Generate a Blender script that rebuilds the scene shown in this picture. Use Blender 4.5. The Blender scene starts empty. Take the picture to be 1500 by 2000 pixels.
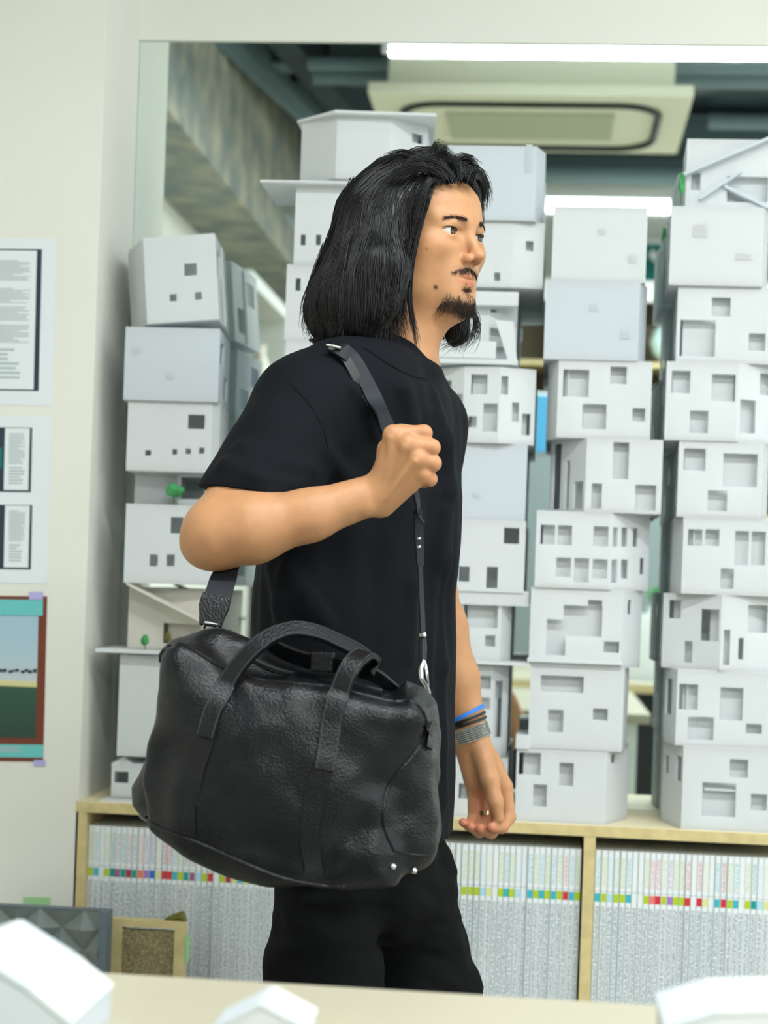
import bpy, bmesh, math, random
import numpy as np
from mathutils import Vector, Matrix
random.seed(7); np.random.seed(7)
S = bpy.context.scene
COL = S.collection
# ------------------------------------------------------------------ camera
F_PX, CX, CY = 3520.0, 750.0, 1140.0
YAW, ROLL = math.radians(5.2), math.radians(2.05)
CAM = Vector((0, 0, 1.12))
fwd = Vector((-math.sin(YAW), math.cos(YAW), 0))
_r = Vector((math.cos(YAW), math.sin(YAW), 0)); _u = Vector((0, 0, 1))
rgt = _r * math.cos(ROLL) + _u * math.sin(ROLL)
upv = _u * math.cos(ROLL) - _r * math.sin(ROLL)
cd = bpy.data.cameras.new('camera'); cam = bpy.data.objects.new('camera', cd); COL.objects.link(cam)
m = Matrix.Identity(4)
for i in range(3):
    m[i][0] = rgt[i]; m[i][1] = upv[i]; m[i][2] = -fwd[i]; m[i][3] = CAM[i]
cam.matrix_world = m
cd.sensor_fit = 'VERTICAL'; cd.sensor_height = 36; cd.sensor_width = 27
cd.lens = F_PX * 36 / 2000; cd.shift_y = (CY - 1000) / 2000
cd.clip_start = 0.05; cd.clip_end = 60
cd.dof.use_dof = True; cd.dof.focus_distance = 2.42; cd.dof.aperture_fstop = 4.6
S.camera = cam
S.view_settings.view_transform = 'Standard'; S.view_settings.look = 'None'
S.view_settings.gamma = 1.0; S.view_settings.use_curve_mapping = False
S.view_settings.exposure = EXPOSURE = 0.14
# ------------------------------------------------------------------ world: even pale fill light, let in by the added right window
W = bpy.data.worlds.new('world'); S.world = W; W.use_nodes = True
W.node_tree.nodes['Background'].inputs[0].default_value = (0.98, 1.0, 1.0, 1)
W.node_tree.nodes['Background'].inputs[1].default_value = 2.2
TUBE_W = 24.0          # watts of every ceiling tube
YM = 3.46              # mirror plane
YF = 3.20              # shelf and pier front plane
ZS = 0.707             # shelf top

# ------------------------------------------------------------------ helpers
def ray(x, y):
    return fwd + rgt * ((x - CX) / F_PX) - upv * ((y - CY) / F_PX)
def P(x, y, Y):                       # pixel to the vertical plane at depth Y
    d = ray(x, y); t = (Y - CAM.y) / d.y
    return CAM + d * t
def PZ(x, y, Z):                      # pixel to the level plane at height Z
    d = ray(x, y); t = (Z - CAM.z) / d.z
    return CAM + d * t
def PL(x, y, A, B):                   # pixel to the vertical plane through A and B (XY)
    n = Vector((B[1] - A[1], -(B[0] - A[0]), 0)); d = ray(x, y)
    t = n.dot(Vector((A[0], A[1], 0)) - Vector((CAM.x, CAM.y, 0))) / n.dot(d)
    return CAM + d * t
def MV(v):                            # a point seen in the mirror to its real place
    return Vector((v[0], 2 * YM - v[1], v[2]))
def lin(r, g, b):
    f = lambda c: (c / 255 / 12.92) if c / 255 <= 0.04045 else ((c / 255 + 0.055) / 1.055) ** 2.4
    return (f(r), f(g), f(b), 1.0)
def tag(o, label=None, cat=None, group=None, kind=None):
    if label: o['label'] = label
    if cat: o['category'] = cat
    if group: o['group'] = group
    if kind: o['kind'] = kind
    return o
def empty(name, loc=(0, 0, 0), rz=0):
    o = bpy.data.objects.new(name, None); o.location = loc; o.rotation_euler = (0, 0, rz)
    o.empty_display_size = 0.05; COL.objects.link(o); return o
def link(name, me, mat=None, parent=None, smooth=False):
    o = bpy.data.objects.new(name, me); COL.objects.link(o)
    if mat is not None and not me.materials: me.materials.append(mat)
    if smooth:
        me.polygons.foreach_set('use_smooth', np.ones(len(me.polygons), dtype=bool))
    if parent is not None:
        o.parent = parent
        if parent.data is None: o.matrix_parent_inverse = Matrix.Translation(-Vector(parent.location))   # parts are modelled in world space
    return o
def mesh_from(name, verts, faces):
    me = bpy.data.meshes.new(name); me.from_pydata([tuple(v) for v in verts], [], faces); me.update(); return me
class MB:
    """collects simple shapes, builds ONE mesh"""
    def __init__(s): s.v = []; s.f = []
    def add(s, vs, fs):
        n = len(s.v); s.v += [tuple(v) for v in vs]; s.f += [tuple(i + n for i in f) for f in fs]; return s
    def box(s, a, b):
        x0, y0, z0 = a; x1, y1, z1 = b
        return s.add([(x0,y0,z0),(x1,y0,z0),(x1,y1,z0),(x0,y1,z0),(x0,y0,z1),(x1,y0,z1),(x1,y1,z1),(x0,y1,z1)],
                     [(0,3,2,1),(4,5,6,7),(0,1,5,4),(1,2,6,5),(2,3,7,6),(3,0,4,7)])
    def obox(s, o, ex, ey, ez):       # oriented box from a corner and three edge vectors
        o, ex, ey, ez = map(Vector, (o, ex, ey, ez))
        vs = [o, o+ex, o+ex+ey, o+ey, o+ez, o+ex+ez, o+ex+ey+ez, o+ey+ez]
        return s.add(vs, [(0,3,2,1),(4,5,6,7),(0,1,5,4),(1,2,6,5),(2,3,7,6),(3,0,4,7)])
    def prism(s, poly, h):            # planar polygon (3D points) extruded by vector h
        n = len(poly); poly = [Vector(p) for p in poly]; h = Vector(h)
        return s.add(poly + [p + h for p in poly],
                     [tuple(range(n))[::-1], tuple(range(n, 2*n))] + [(i, (i+1) % n, n + (i+1) % n, n + i) for i in range(n)])
    def tube(s, pts, r, n=8, cap=True, flat=None):
        pts = [Vector(p) for p in pts]; rs = r if hasattr(r, '__len__') else [r] * len(pts)
        base = len(s.v); ref = Vector((0.13, 0.37, 0.92)); prev = None
        for i, p in enumerate(pts):
            t = (pts[min(i+1, len(pts)-1)] - pts[max(i-1, 0)]).normalized()
            if prev is None:
                a = t.cross(ref).normalized()
            else:
                a = (prev - t * prev.dot(t)).normalized()
            prev = a; b = t.cross(a)
            for k in range(n):
                an = 2 * math.pi * k / n
                s.v.append(tuple(p + (a * math.cos(an) + b * math.sin(an)) * rs[i]))
        for i in range(len(pts) - 1):
            for k in range(n):
                q = base + i * n
                s.f.append((q + k, q + (k+1) % n, q + n + (k+1) % n, q + n + k))
        if cap:
            s.f.append(tuple(base + k for k in range(n))[::-1]); q = base + (len(pts)-1) * n
            s.f.append(tuple(q + k for k in range(n)))
        return s
    def ribbon(s, pts, sides, nrm, th):   # strap: centre points, half-width vectors, normals, thickness
        base = len(s.v); m_ = len(pts)
        for p, w, n in zip(pts, sides, nrm):
            p, w, n = Vector(p), Vector(w), Vector(n).normalized() * th / 2
            s.v += [tuple(p - w - n), tuple(p + w - n), tuple(p + w + n), tuple(p - w + n)]
        for i in range(m_ - 1):
            q = base + 4 * i
            for k in range(4): s.f.append((q + k, q + (k+1) % 4, q + 4 + (k+1) % 4, q + 4 + k))
        s.f.append((base+3, base+2, base+1, base)); q = base + 4 * (m_-1); s.f.append((q, q+1, q+2, q+3))
        return s
    def build(s, name, mat, parent=None, smooth=False, bevel=0):
        me = mesh_from(name, s.v, s.f)
        bm = bmesh.new(); bm.from_mesh(me); bmesh.ops.recalc_face_normals(bm, faces=bm.faces)
        if bevel: bmesh.ops.bevel(bm, geom=list(bm.edges), offset=bevel, segments=2, affect='EDGES', profile=0.6)
        bm.to_mesh(me); bm.free()
        o = link(name, me, mat, parent, smooth)
        if smooth: me.set_sharp_from_angle(angle=math.radians(50))
        return o
def catmull(pts, n=8):
    pts = [Vector(p) for p in pts]; out = []
    q = [pts[0]*2 - pts[1]] + pts + [pts[-1]*2 - pts[-2]]
    for i in range(1, len(q) - 2):
        for k in range(n):
            t = k / n; a, b, c, d = q[i-1], q[i], q[i+1], q[i+2]
            out.append(0.5 * ((2*b) + (c - a)*t + (2*a - 5*b + 4*c - d)*t*t + (3*b - a - 3*c + d)*t**3))
    out.append(pts[-1]); return out
# ------------------------------------------------------------------ materials
def mat(name, col, rough=0.6, spec=0.5, metal=0.0, emit=None, estr=0, noise=None, bump=None, trans=0.0, sheen=0, sss=0, coat=0):
    """principled; noise=(scale, amount) colour variation, bump=(scale, strength, distance)"""
    M = bpy.data.materials.new(name); M.use_nodes = True; nt = M.node_tree; N = nt.nodes; b = N['Principled BSDF']
    b.inputs['Base Color'].default_value = col; b.inputs['Roughness'].default_value = rough
    b.inputs['Specular IOR Level'].default_value = spec; b.inputs['Metallic'].default_value = metal
    if sheen: b.inputs['Sheen Weight'].default_value = sheen
    if coat: b.inputs['Coat Weight'].default_value = coat
    if sss:
        b.inputs['Subsurface Weight'].default_value = sss; b.inputs['Subsurface Radius'].default_value = (0.012, 0.005, 0.003)
        b.inputs['Subsurface Scale'].default_value = 1.0
    if emit: b.inputs['Emission Color'].default_value = emit; b.inputs['Emission Strength'].default_value = estr
    tc = None
    if noise or bump: tc = N.new('ShaderNodeTexCoord')
    if noise:
        nz = N.new('ShaderNodeTexNoise'); nz.inputs['Scale'].default_value = noise[0]; nz.inputs['Detail'].default_value = 4
        nt.links.new(tc.outputs['Object'], nz.inputs['Vector'])
        mx = N.new('ShaderNodeMix'); mx.data_type = 'RGBA'; mx.blend_type = 'MULTIPLY'
        mr = N.new('ShaderNodeMapRange'); mr.inputs[1].default_value = 0.3; mr.inputs[2].default_value = 0.7
        mr.inputs[3].default_value = 1 - noise[1]; mr.inputs[4].default_value = 1 + noise[1]
        nt.links.new(nz.outputs[0], mr.inputs[0]); mx.inputs[0].default_value = 1
        mx.inputs[6].default_value = col; nt.links.new(mr.outputs[0], mx.inputs[7]); nt.links.new(mx.outputs[2], b.inputs['Base Color'])
    if bump:
        nz = N.new('ShaderNodeTexNoise'); nz.inputs['Scale'].default_value = bump[0]; nz.inputs['Detail'].default_value = 3
        nt.links.new(tc.outputs['Object'], nz.inputs['Vector'])
        bp = N.new('ShaderNodeBump'); bp.inputs['Strength'].default_value = bump[1]; bp.inputs['Distance'].default_value = bump[2]
        nt.links.new(nz.outputs[0], bp.inputs['Height']); nt.links.new(bp.outputs[0], b.inputs['Normal'])
    if trans:
        tr = N.new('ShaderNodeBsdfTranslucent'); tr.inputs[0].default_value = col
        ms = N.new('ShaderNodeMixShader'); ms.inputs[0].default_value = trans
        nt.links.new(b.outputs[0], ms.inputs[1]); nt.links.new(tr.outputs[0], ms.inputs[2])
        nt.links.new(ms.outputs[0], N['Material Output'].inputs[0])
    return M
M = {}
M['wall'] = mat('wall_paper', lin(226, 226, 217), 0.8, 0.2, noise=(3, .015), bump=(420, .12, .001))
M['white_wall'] = mat('white_paint', lin(232, 236, 232), 0.6, 0.3)
M['board'] = mat('white_model_board', lin(240, 244, 245), 0.55, 0.25, trans=0.42)
M['board_b'] = mat('cool_model_board', lin(228, 235, 240), 0.55, 0.25, trans=0.38)
M['board_w'] = mat('warm_model_board', lin(242, 240, 232), 0.55, 0.25, trans=0.45)
M['foil'] = mat('white_foil', lin(246, 247, 248), 0.3, 0.4)
M['ply'] = mat('pale_plywood', lin(232, 222, 184), 0.5, 0.35, noise=(9, .05))
M['ply_edge'] = mat('plywood_edge', lin(206, 190, 138), 0.55, 0.3, noise=(40, .12))
M['table'] = mat('pale_table_top', lin(178, 173, 152), 0.4, 0.35, noise=(5, .03))
M['dark'] = mat('gap_shade', lin(38, 44, 48), 0.7, 0.2)
M['black'] = mat('black_plastic', lin(24, 26, 28), 0.45, 0.4)
M['steel'] = mat('steel', lin(205, 208, 208), 0.25, 0.5, metal=1.0)
M['green'] = mat('model_tree_green', lin(70, 150, 90), 0.7, 0.2, noise=(60, .3))
M['olive'] = mat('model_tree_olive', lin(105, 105, 50), 0.7, 0.2, noise=(60, .3))
# ================================================================== ROOM
XL, XR, YB, ZC = -1.45, 3.4, -2.15, 3.25       # left wall, right wall, wall behind the camera, ceiling slab
pc = P(205 - 36, 1140, YF).x                   # pier corner
pier_x = pc
tag(MB().box((XL - .1, YF, 0), (pier_x, YM + .12, ZC)).build('wall_pier', M['wall']), kind='structure')
mir_x1 = XR - .1
MZ0, MZ1 = ZS, P(700, 84, YM).z
tag(MB().box((pier_x, YM + .012, 0), (XR + .1, YM + .12, ZC)).build('wall_back', M['wall']), kind='structure')
tag(MB().box((pier_x, YM - .006, MZ1), (XR, YM + .014, ZC)).build('wall_header', M['wall']), kind='structure')
mm = bpy.data.materials.new('mirror_silver'); mm.use_nodes = True
b = mm.node_tree.nodes['Principled BSDF']; b.inputs['Metallic'].default_value = 1; b.inputs['Roughness'].default_value = 0.012
b.inputs['Base Color'].default_value = (0.80, 0.88, 0.85, 1)
mo = MB().box((pier_x + .001, YM, MZ0), (mir_x1, YM + .01, MZ1)).build('mirror', mm)
tag(mo, 'wide wall mirror behind the stacked white models', 'mirror')
# floor, ceiling, other walls (seen in the mirror)
M['floor'] = mat('pale_vinyl_floor', lin(176, 176, 168), 0.6, 0.2, noise=(6, .03))
tag(MB().box((XL - .1, YB - .1, -.08), (XR + .1, YM + .12, 0)).build('floor', M['floor']), kind='structure')
M['slab'] = mat('dark_teal_deck', lin(66, 84, 90), 0.8, 0.2, noise=(4, .35))
tag(MB().box((XL - .1, YB - .1, ZC), (XR + .1, YM + .12, ZC + .1)).build('ceiling', M['slab']), kind='structure')
# sprayed rough insulation on the left wall
mr_ = bpy.data.materials.new('sprayed_insulation'); mr_.use_nodes = True; nt = mr_.node_tree; N = nt.nodes
tc = N.new('ShaderNodeTexCoord'); nz = N.new('ShaderNodeTexNoise'); nz.inputs['Scale'].default_value = 7; nz.inputs['Detail'].default_value = 8
cr = N.new('ShaderNodeValToRGB'); cr.color_ramp.elements[0].position = .3; cr.color_ramp.elements[0].color = lin(118, 130, 132)
cr.color_ramp.elements[1].position = .70; cr.color_ramp.elements[1].color = lin(182, 178, 160)
e = cr.color_ramp.elements.new(.5); e.color = lin(146, 150, 140)
nt.links.new(tc.outputs['Object'], nz.inputs['Vector']); nt.links.new(nz.outputs[0], cr.inputs[0])
nt.links.new(cr.outputs[0], N['Principled BSDF'].inputs['Base Color']); N['Principled BSDF'].inputs['Roughness'].default_value = .95
tag(MB().box((XL - .1, YB, 0), (XL, YF, ZC)).build('wall_left', M['wall']), kind='structure')
tag(MB().box((XL, YB, 2.50), (-1.17, YF, ZC)).build('ceiling_bulkhead', mr_), kind='structure')
tag(MB().box((XL - .1, YB - .1, 0), (XR + .1, YB, ZC)).build('wall_rear', M['wall']), kind='structure')
# right wall: sill and lintel around an unseen window added for fill light
tag(MB().box((XR, YB, 0), (XR + .1, YM, .8)).box((XR, YB, 2.6), (XR + .1, YM, ZC)).build('wall_right', M['wall']), kind='structure')
wn = empty('added_window', (XR + .03, .65, .8)); tag(wn, kind='structure')
fr = MB().box((XR, YB, .8), (XR + .08, YM, .84)).box((XR, YB, 2.56), (XR + .08, YM, 2.6))
for i in range(5):
    y = YB + (YM - YB) * i / 4; fr.box((XR, y - .025, .84), (XR + .08, y + .025, 2.56))
fr.build('added_window_frame', M['white_wall'], wn)

# ceiling beams and ducts, cassette unit and tubes: seen in the mirror only
M['beam'] = mat('teal_grey_steel_beam', lin(108, 128, 132), 0.6, 0.4)
M['beam_d'] = mat('dark_steel', lin(50, 62, 68), 0.6, 0.3)
def vy(py, Z, px=1000): return MV(PZ(px, py, Z)).y
def beam(py, z0, z1, d, mt, x0=-1.1, x1=XR, label=''):
    y = vy(py, z0)
    o = MB().box((x0, y - d/2, z0), (x1, y + d/2, z0 + .012)).box((x0, y - .008, z0 + .012), (x1, y + .008, z1 - .012)).box((x0, y - d/2, z1 - .012), (x1, y + d/2, z1)).build('ceiling_beam', mt)
    tag(o, label, 'beam', 'steel beams under the ceiling slab')
beam(138, 3.0, 3.2, .12, M['beam'], label='teal grey steel beam nearest the mirror, above the bright tube')
beam(172, 3.0, 3.2, .10, M['beam_d'], label='dark steel beam beside the ceiling air conditioner')
beam(318, 3.0, 3.2, .14, M['beam'], label='grey steel beam behind the ceiling air conditioner')
beam(352, 2.98, 3.2, .12, M['beam'], label='pale steel beam furthest from the mirror')
for py, r, l in ((150, .035, 'pale round duct pipe above the front steel beam'), (128, .025, 'thin pale conduit pipe close to the mirror wall'), (335, .05, 'thick grey duct pipe furthest from the mirror'), (232, .03, 'pale conduit pipe to the right of the air conditioner')):
    y = vy(py, 2.93)
    x0 = -.9 if py != 232 else MV(PZ(1385, 232, 2.93)).x
    tag(MB().tube([(x0, y, 2.93), (XR - .2, y, 2.93)], r, 12).build('ceiling_pipe', M['beam'], smooth=True), l, 'pipe', 'pipes under the ceiling')
a = MV(PZ(415, 84, 2.9)); c = MV(PZ(585, 240, 2.9))
dv = (c - a).normalized()
tag(MB().obox(a - dv * .6, dv * 3.2, (.02, 0, 0), (0, 0, .14)).build('ceiling_beam', M['beam']), 'slanting pale steel edge beam along the rough left wall', 'beam', 'steel beams under the ceiling slab')
a2 = MV(PZ(520, 84, 2.95)); c2 = MV(PZ(640, 215, 2.95)); dv2 = (c2 - a2).normalized()
tag(MB().obox(a2 - dv2 * .6, dv2 * 3.0, (.10, 0, 0), (0, 0, .16)).build('ceiling_beam', M['beam_d']), 'slanting dark steel beam between the left wall and the air conditioner', 'beam', 'steel beams under the ceiling slab')
# cassette air conditioner
M['ac'] = mat('cream_plastic', lin(228, 226, 202), 0.5, 0.3)
M['ac_grille'] = mat('olive_grille', lin(178, 184, 158), 0.6, 0.2)
ZA = 2.75
q = [MV(PZ(718, 182, ZA)), MV(PZ(1355, 190, ZA)), MV(PZ(1352, 302, ZA)), MV(PZ(800, 296, ZA))]
ax0 = q[0].x; ax1 = q[1].x; ay1 = q[0].y; ay0 = q[2].y
ac = empty('air_conditioner', ((ax0+ax1)/2, (ay0+ay1)/2, ZA)); tag(ac, 'cream ceiling cassette air conditioner with curved dark slots', 'air conditioner')
MB().box((ax0, ay0, ZA), (ax1, ay1, ZA + .04)).box((ax0+.06, ay0+.06, ZA + .04), (ax1-.06, ay1-.06, ZA + .45)).build('panel', M['ac'], ac, bevel=.006)
MB().box((ax0 + .25, ay0 + .22, ZA - .008), (ax1 - .25, ay1 - .22, ZA)).build('intake_grille', M['ac_grille'], ac)
def rr(x0, x1, y0, y1, r, n=6):
    o = []
    for cx, cy, a0 in ((x1-r, y1-r, 0), (x0+r, y1-r, 90), (x0+r, y0+r, 180), (x1-r, y0+r, 270)):
        o += [(cx + r*math.cos(math.radians(a0 + 90*k/n)), cy + r*math.sin(math.radians(a0 + 90*k/n)), ZA - .004) for k in range(n+1)]
    return o
ol = rr(ax0+.1, ax1-.1, ay0+.1, ay1-.1, .14)
MB().tube(ol + [ol[0]], .014, 6, cap=False).build('air_slot', M['black'], ac, smooth=True)
# fluorescent tubes (they light the room)
M['tube'] = mat('lit_tube', (1, 1, 1, 1), .5, emit=(.92, 1, .98, 1), estr=14)
M['tray'] = mat('tube_tray', lin(225, 228, 226), .5)
def tube_light(x0, x1, y, z, label, pw=1.0):
    t = empty('tube_light', ((x0+x1)/2, y, z)); tag(t, label, 'ceiling light', 'fluorescent tubes under the ceiling')
    MB().tube([(x0, y, z), (x1, y, z)], .016, 12).build('tube', M['tube'], t, True)
    MB().box((x0 - .02, y - .03, z + .024), (x1 + .02, y + .03, z + .06)).build('tray', M['tray'], t)
    for e in (x0 - .012, x1 + .012):
        MB().box((e - .012, y - .014, z - .014), (e + .012, y + .014, z + .03)).build('socket', M['tray'], t)
    ld = bpy.data.lights.new('tube_glow', 'AREA'); ld.shape = 'RECTANGLE'; ld.size = x1 - x0; ld.size_y = .05
    ld.energy = TUBE_W * pw * (x1 - x0) / 1.2; ld.color = (.97, 1, 1)
    lo = bpy.data.objects.new('tube_glow', ld); COL.objects.link(lo); lo.parent = t; lo.location = (0, 0, -.02)
    lo.rotation_euler = (0, 0, 0)
ZT = 2.75
p1 = MV(PZ(762, 93, ZT)); tube_light(p1.x, p1.x + 1.2, p1.y, ZT, 'long bright tube light reflected along the top of the mirror', 1.1)
tube_light(p1.x + 1.26, p1.x + 2.46, p1.y, ZT, 'bright tube light to the right of the long tube, same row', 1.0)
p2 = MV(PZ(1067, 400, ZT)); tube_light(p2.x, p2.x + 1.2, p2.y, ZT, 'tube light reflected low, behind the white model towers', 2.5)
tube_light(p2.x + 1.3, p2.x + 2.5, p2.y, ZT, 'tube light at the right end of the rear row', 2.5)
tube_light(.35, 1.55, 2.45, 2.98, 'added fill tube hung over the model towers, out of the mirror', .14)  # unseen pair of tubes added to light the models and wall from above
tube_light(1.7, 2.9, 2.45, 2.98, 'added fill tube hung at the right, in front of the mirror', .14)
# ================================================================== SHELF, MAGAZINES, POSTERS
SX0 = pier_x - .004; SX1 = SX0 + 1.86; TH = .02
bay = P(1147, 1790, YF).x - TH/2
shelf = empty('low_bookshelf', ((SX0+SX1)/2, YF + .12, 0)); tag(shelf, 'low pale plywood bookshelf full of white magazines below the mirror', 'bookshelf')
MB().box((SX0, YF, ZS - TH), (SX1, YM - .002, ZS)).build('top_board', M['ply'], shelf)
MB().box((SX0, YF - .0015, ZS - TH + .001), (SX1, YF, ZS - .001)).build('edge_band', M['ply_edge'], shelf)
for x in (SX0, bay, SX1 - TH):
    MB().box((x, YF, 0), (x + TH, YM - .012, ZS - TH)).build('upright', M['ply_edge'], shelf)
for z in (.02, ZS - TH - .322 - TH):
    for a, b2 in ((SX0 + TH, bay), (bay + TH, SX1 - TH)):
        MB().box((a, YF + .004, z), (b2, YM - .012, z + TH)).build('shelf_board', M['ply'], shelf)
MB().box((SX0 + TH, YM - .012, .02), (SX1 - TH, YM - .004, ZS - TH)).build('back_panel', M['dark'], shelf)  # dark colour stands in for the shadow in the gap above the magazines
# ---- magazine spine: white print with text flecks and a coloured mark (the object's own colour)
mg = bpy.data.materials.new('magazine_spine'); mg.use_nodes = True; nt = mg.node_tree; N = nt.nodes; L = nt.links.new
bs = N['Principled BSDF']; bs.inputs['Roughness'].default_value = .35
tc = N.new('ShaderNodeTexCoord'); sp = N.new('ShaderNodeSeparateXYZ'); L(tc.outputs['Object'], sp.inputs[0])
oi = N.new('ShaderNodeObjectInfo')
def mth(op, a, b=None, c=None):
    n = N.new('ShaderNodeMath'); n.operation = op
    for i, v in enumerate((a, b, c)):
        if v is None: continue
        if isinstance(v, (int, float)): n.inputs[i].default_value = v
        else: L(v, n.inputs[i])
    return n.outputs[0]
def band(sock, lo, hi): return mth('MULTIPLY', mth('GREATER_THAN', sock, lo), mth('LESS_THAN', sock, hi))
cx_ = N.new('ShaderNodeCombineXYZ'); L(mth('MULTIPLY', sp.outputs[0], 420), cx_.inputs[0]); L(mth('MULTIPLY', mth('ADD', sp.outputs[2], mth('MULTIPLY', oi.outputs['Random'], 50)), 260), cx_.inputs[2])
nz = N.new('ShaderNodeTexNoise'); nz.inputs['Scale'].default_value = 1; nz.inputs['Detail'].default_value = 2; L(cx_.outputs[0], nz.inputs['Vector'])
nz2 = N.new('ShaderNodeTexNoise'); nz2.inputs['Scale'].default_value = 22; L(tc.outputs['Object'], nz2.inputs['Vector'])
txt = mth('MULTIPLY', mth('GREATER_THAN', nz.outputs[0], .47), mth('LESS_THAN', mth('ABSOLUTE', sp.outputs[0]), .0034))
low = mth('MULTIPLY', txt, band(sp.outputs[2], .01, .198))
low = mth('MULTIPLY', low, .62)
upt = mth('MULTIPLY', mth('MULTIPLY', txt, band(sp.outputs[2], .232, .285)), .42)
front = mth('LESS_THAN', sp.outputs[1], .0006)
mixc = N.new('ShaderNodeMix'); mixc.data_type = 'RGBA'; mixc.inputs[6].default_value = lin(228, 234, 236); mixc.inputs[7].default_value = lin(92, 116, 124)
L(mth('MULTIPLY', low, front), mixc.inputs[0])
pal = N.new('ShaderNodeMix'); pal.data_type = 'RGBA'; L(mixc.outputs[2], pal.inputs[6]); L(oi.outputs['Color'], pal.inputs[7]); L(mth('MULTIPLY', upt, front), pal.inputs[0])
edge = mth('MULTIPLY', mth('GREATER_THAN', mth('ABSOLUTE', sp.outputs[0]), .0041), mth('MULTIPLY', oi.outputs['Random'], .75))
edm = N.new('ShaderNodeMix'); edm.data_type = 'RGBA'; L(pal.outputs[2], edm.inputs[6]); edm.inputs[7].default_value = lin(108, 140, 146); L(mth('MULTIPLY', edge, front), edm.inputs[0])
mk = mth('MULTIPLY', mth('MULTIPLY', band(sp.outputs[2], .206, .221), mth('LESS_THAN', mth('ABSOLUTE', sp.outputs[0]), .0046)), front)
ln = mth('MULTIPLY', mth('MULTIPLY', band(sp.outputs[2], .2235, .2255), front), .35)
lnm = N.new('ShaderNodeMix'); lnm.data_type = 'RGBA'; L(edm.outputs[2], lnm.inputs[6]); lnm.inputs[7].default_value = lin(110, 130, 130); L(ln, lnm.inputs[0])
fin = N.new('ShaderNodeMix'); fin.data_type = 'RGBA'; L(lnm.outputs[2], fin.inputs[6]); L(oi.outputs['Color'], fin.inputs[7]); L(mk, fin.inputs[0])
L(fin.outputs[2], bs.inputs['Base Color'])
TABS = {'yellow green': (176, 200, 40), 'turquoise': (60, 178, 190), 'teal': (10, 150, 140), 'red': (205, 50, 60), 'dark red': (165, 40, 60), 'orange': (235, 120, 80),
        'violet': (160, 120, 190), 'blue': (40, 110, 205), 'pale blue': (170, 215, 230), 'pale yellow': (215, 220, 150), 'mauve': (150, 90, 130), 'white': (226, 232, 232), 'salmon': (235, 120, 115)}
rowA = ['yellow green','turquoise','white','yellow green','teal','mauve','teal','dark red','teal','orange','violet','blue','pale yellow','red','red','turquoise','yellow green','teal','mauve','pale blue','yellow green','red','white','yellow green','dark red','pale yellow','turquoise','yellow green','teal','pale blue','red','pale blue','orange']
rowB = ['white','orange','white','red','white','yellow green','yellow green','yellow green','pale blue','pale yellow','white','yellow green','turquoise','yellow green','pale blue','white','turquoise','yellow green','turquoise','yellow green','turquoise','yellow green','red','turquoise','yellow green']
rowC = ['turquoise','yellow green','pale blue','yellow green','yellow green','turquoise','white','white','yellow green','salmon','red','yellow green','violet','yellow green','yellow green','red','white','red','pale yellow','white','turquoise','red','yellow green','turquoise','white','yellow green','teal','pale blue','pale yellow','yellow green','turquoise','yellow green','violet','white','teal','red']
zb = ZS - TH - .322
def mag_mesh(w):
    me = MB().box((-w/2, 0, 0), (w/2, .221, .297)); m_ = mesh_from('magazine', me.v, me.f); m_.materials.append(mg); return m_
meshes = [mag_mesh(w) for w in (.0094, .0102, .011)]
def mags(x, xend, seq, where):
    i = 0
    while x < xend - .011:
        k = random.randrange(3); w = (.0094, .0102, .011)[k]
        c = seq[i] if i < len(seq) else random.choice(list(TABS))
        o = bpy.data.objects.new('magazine', meshes[k]); COL.objects.link(o)
        o.location = (x + w/2, YF + .012 + random.uniform(0, .004), zb); o.color = lin(*TABS[c])
        tag(o, 'white magazine, small %s mark on its spine, %s' % (c, where), 'magazine', 'magazines in the low bookshelf, ' + where)
        x += w + .0005; i += 1
    return x
xm = SX0 + TH + .001
xA = xm + .36
xB = bay - 25 * .0107
x = mags(xm, xA, rowA, 'in the bay nearest the pier')
x = mags(x, xB, [], 'behind the man')
mags(x, bay, rowB, 'just before the middle upright')
mags(bay + TH + .001, P(1560, 1800, YF).x, rowC, 'in the right bay')
# ---- papers on the pier
def paper_mat(name, base): return mat(name, base, .6, .25)
M['paper'] = paper_mat('printed_paper', lin(222, 229, 233)); M['page'] = paper_mat('page_print', lin(222, 230, 232))
M['ink'] = paper_mat('dark_ink', lin(48, 62, 72)); M['text'] = paper_mat('grey_text_ink', lin(178, 188, 192)); M['teal_ink'] = paper_mat('teal_screen_print', lin(20, 120, 112))
def quad(px, off, name, mt, par):     # flat sheet pinned on the pier front
    v = [P(x, y, YF - off) for x, y in px]
    return MB().prism(v, (0, .0006, 0)).build(name, mt, par)
def sheet(name, px, label, cat):
    c = P(px[3][0], px[3][1], YF); e = empty(name, (c.x, YF, c.z)); tag(e, label, cat); return e
def rect(x0, y0, x1, y1, lean=-.024): return [(x0, y0), (x1, y0 + (x1-x0)*.012), (x1 + lean*(y1-y0), y1 + (x1-x0)*.012), (x0 + lean*(y1-y0), y1)]
po = sheet('printed_sheet', rect(-60, 464, 110, 790), 'white sheet with a tall page of text, topmost on the pier', 'paper')
quad(rect(-60, 464, 110, 790), .001, 'sheet', M['paper'], po)
quad(rect(-60, 485, 82, 762), .0014, 'page_border', M['ink'], po)
quad(rect(-60, 488, 72, 759), .0018, 'page', M['page'], po)
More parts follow.
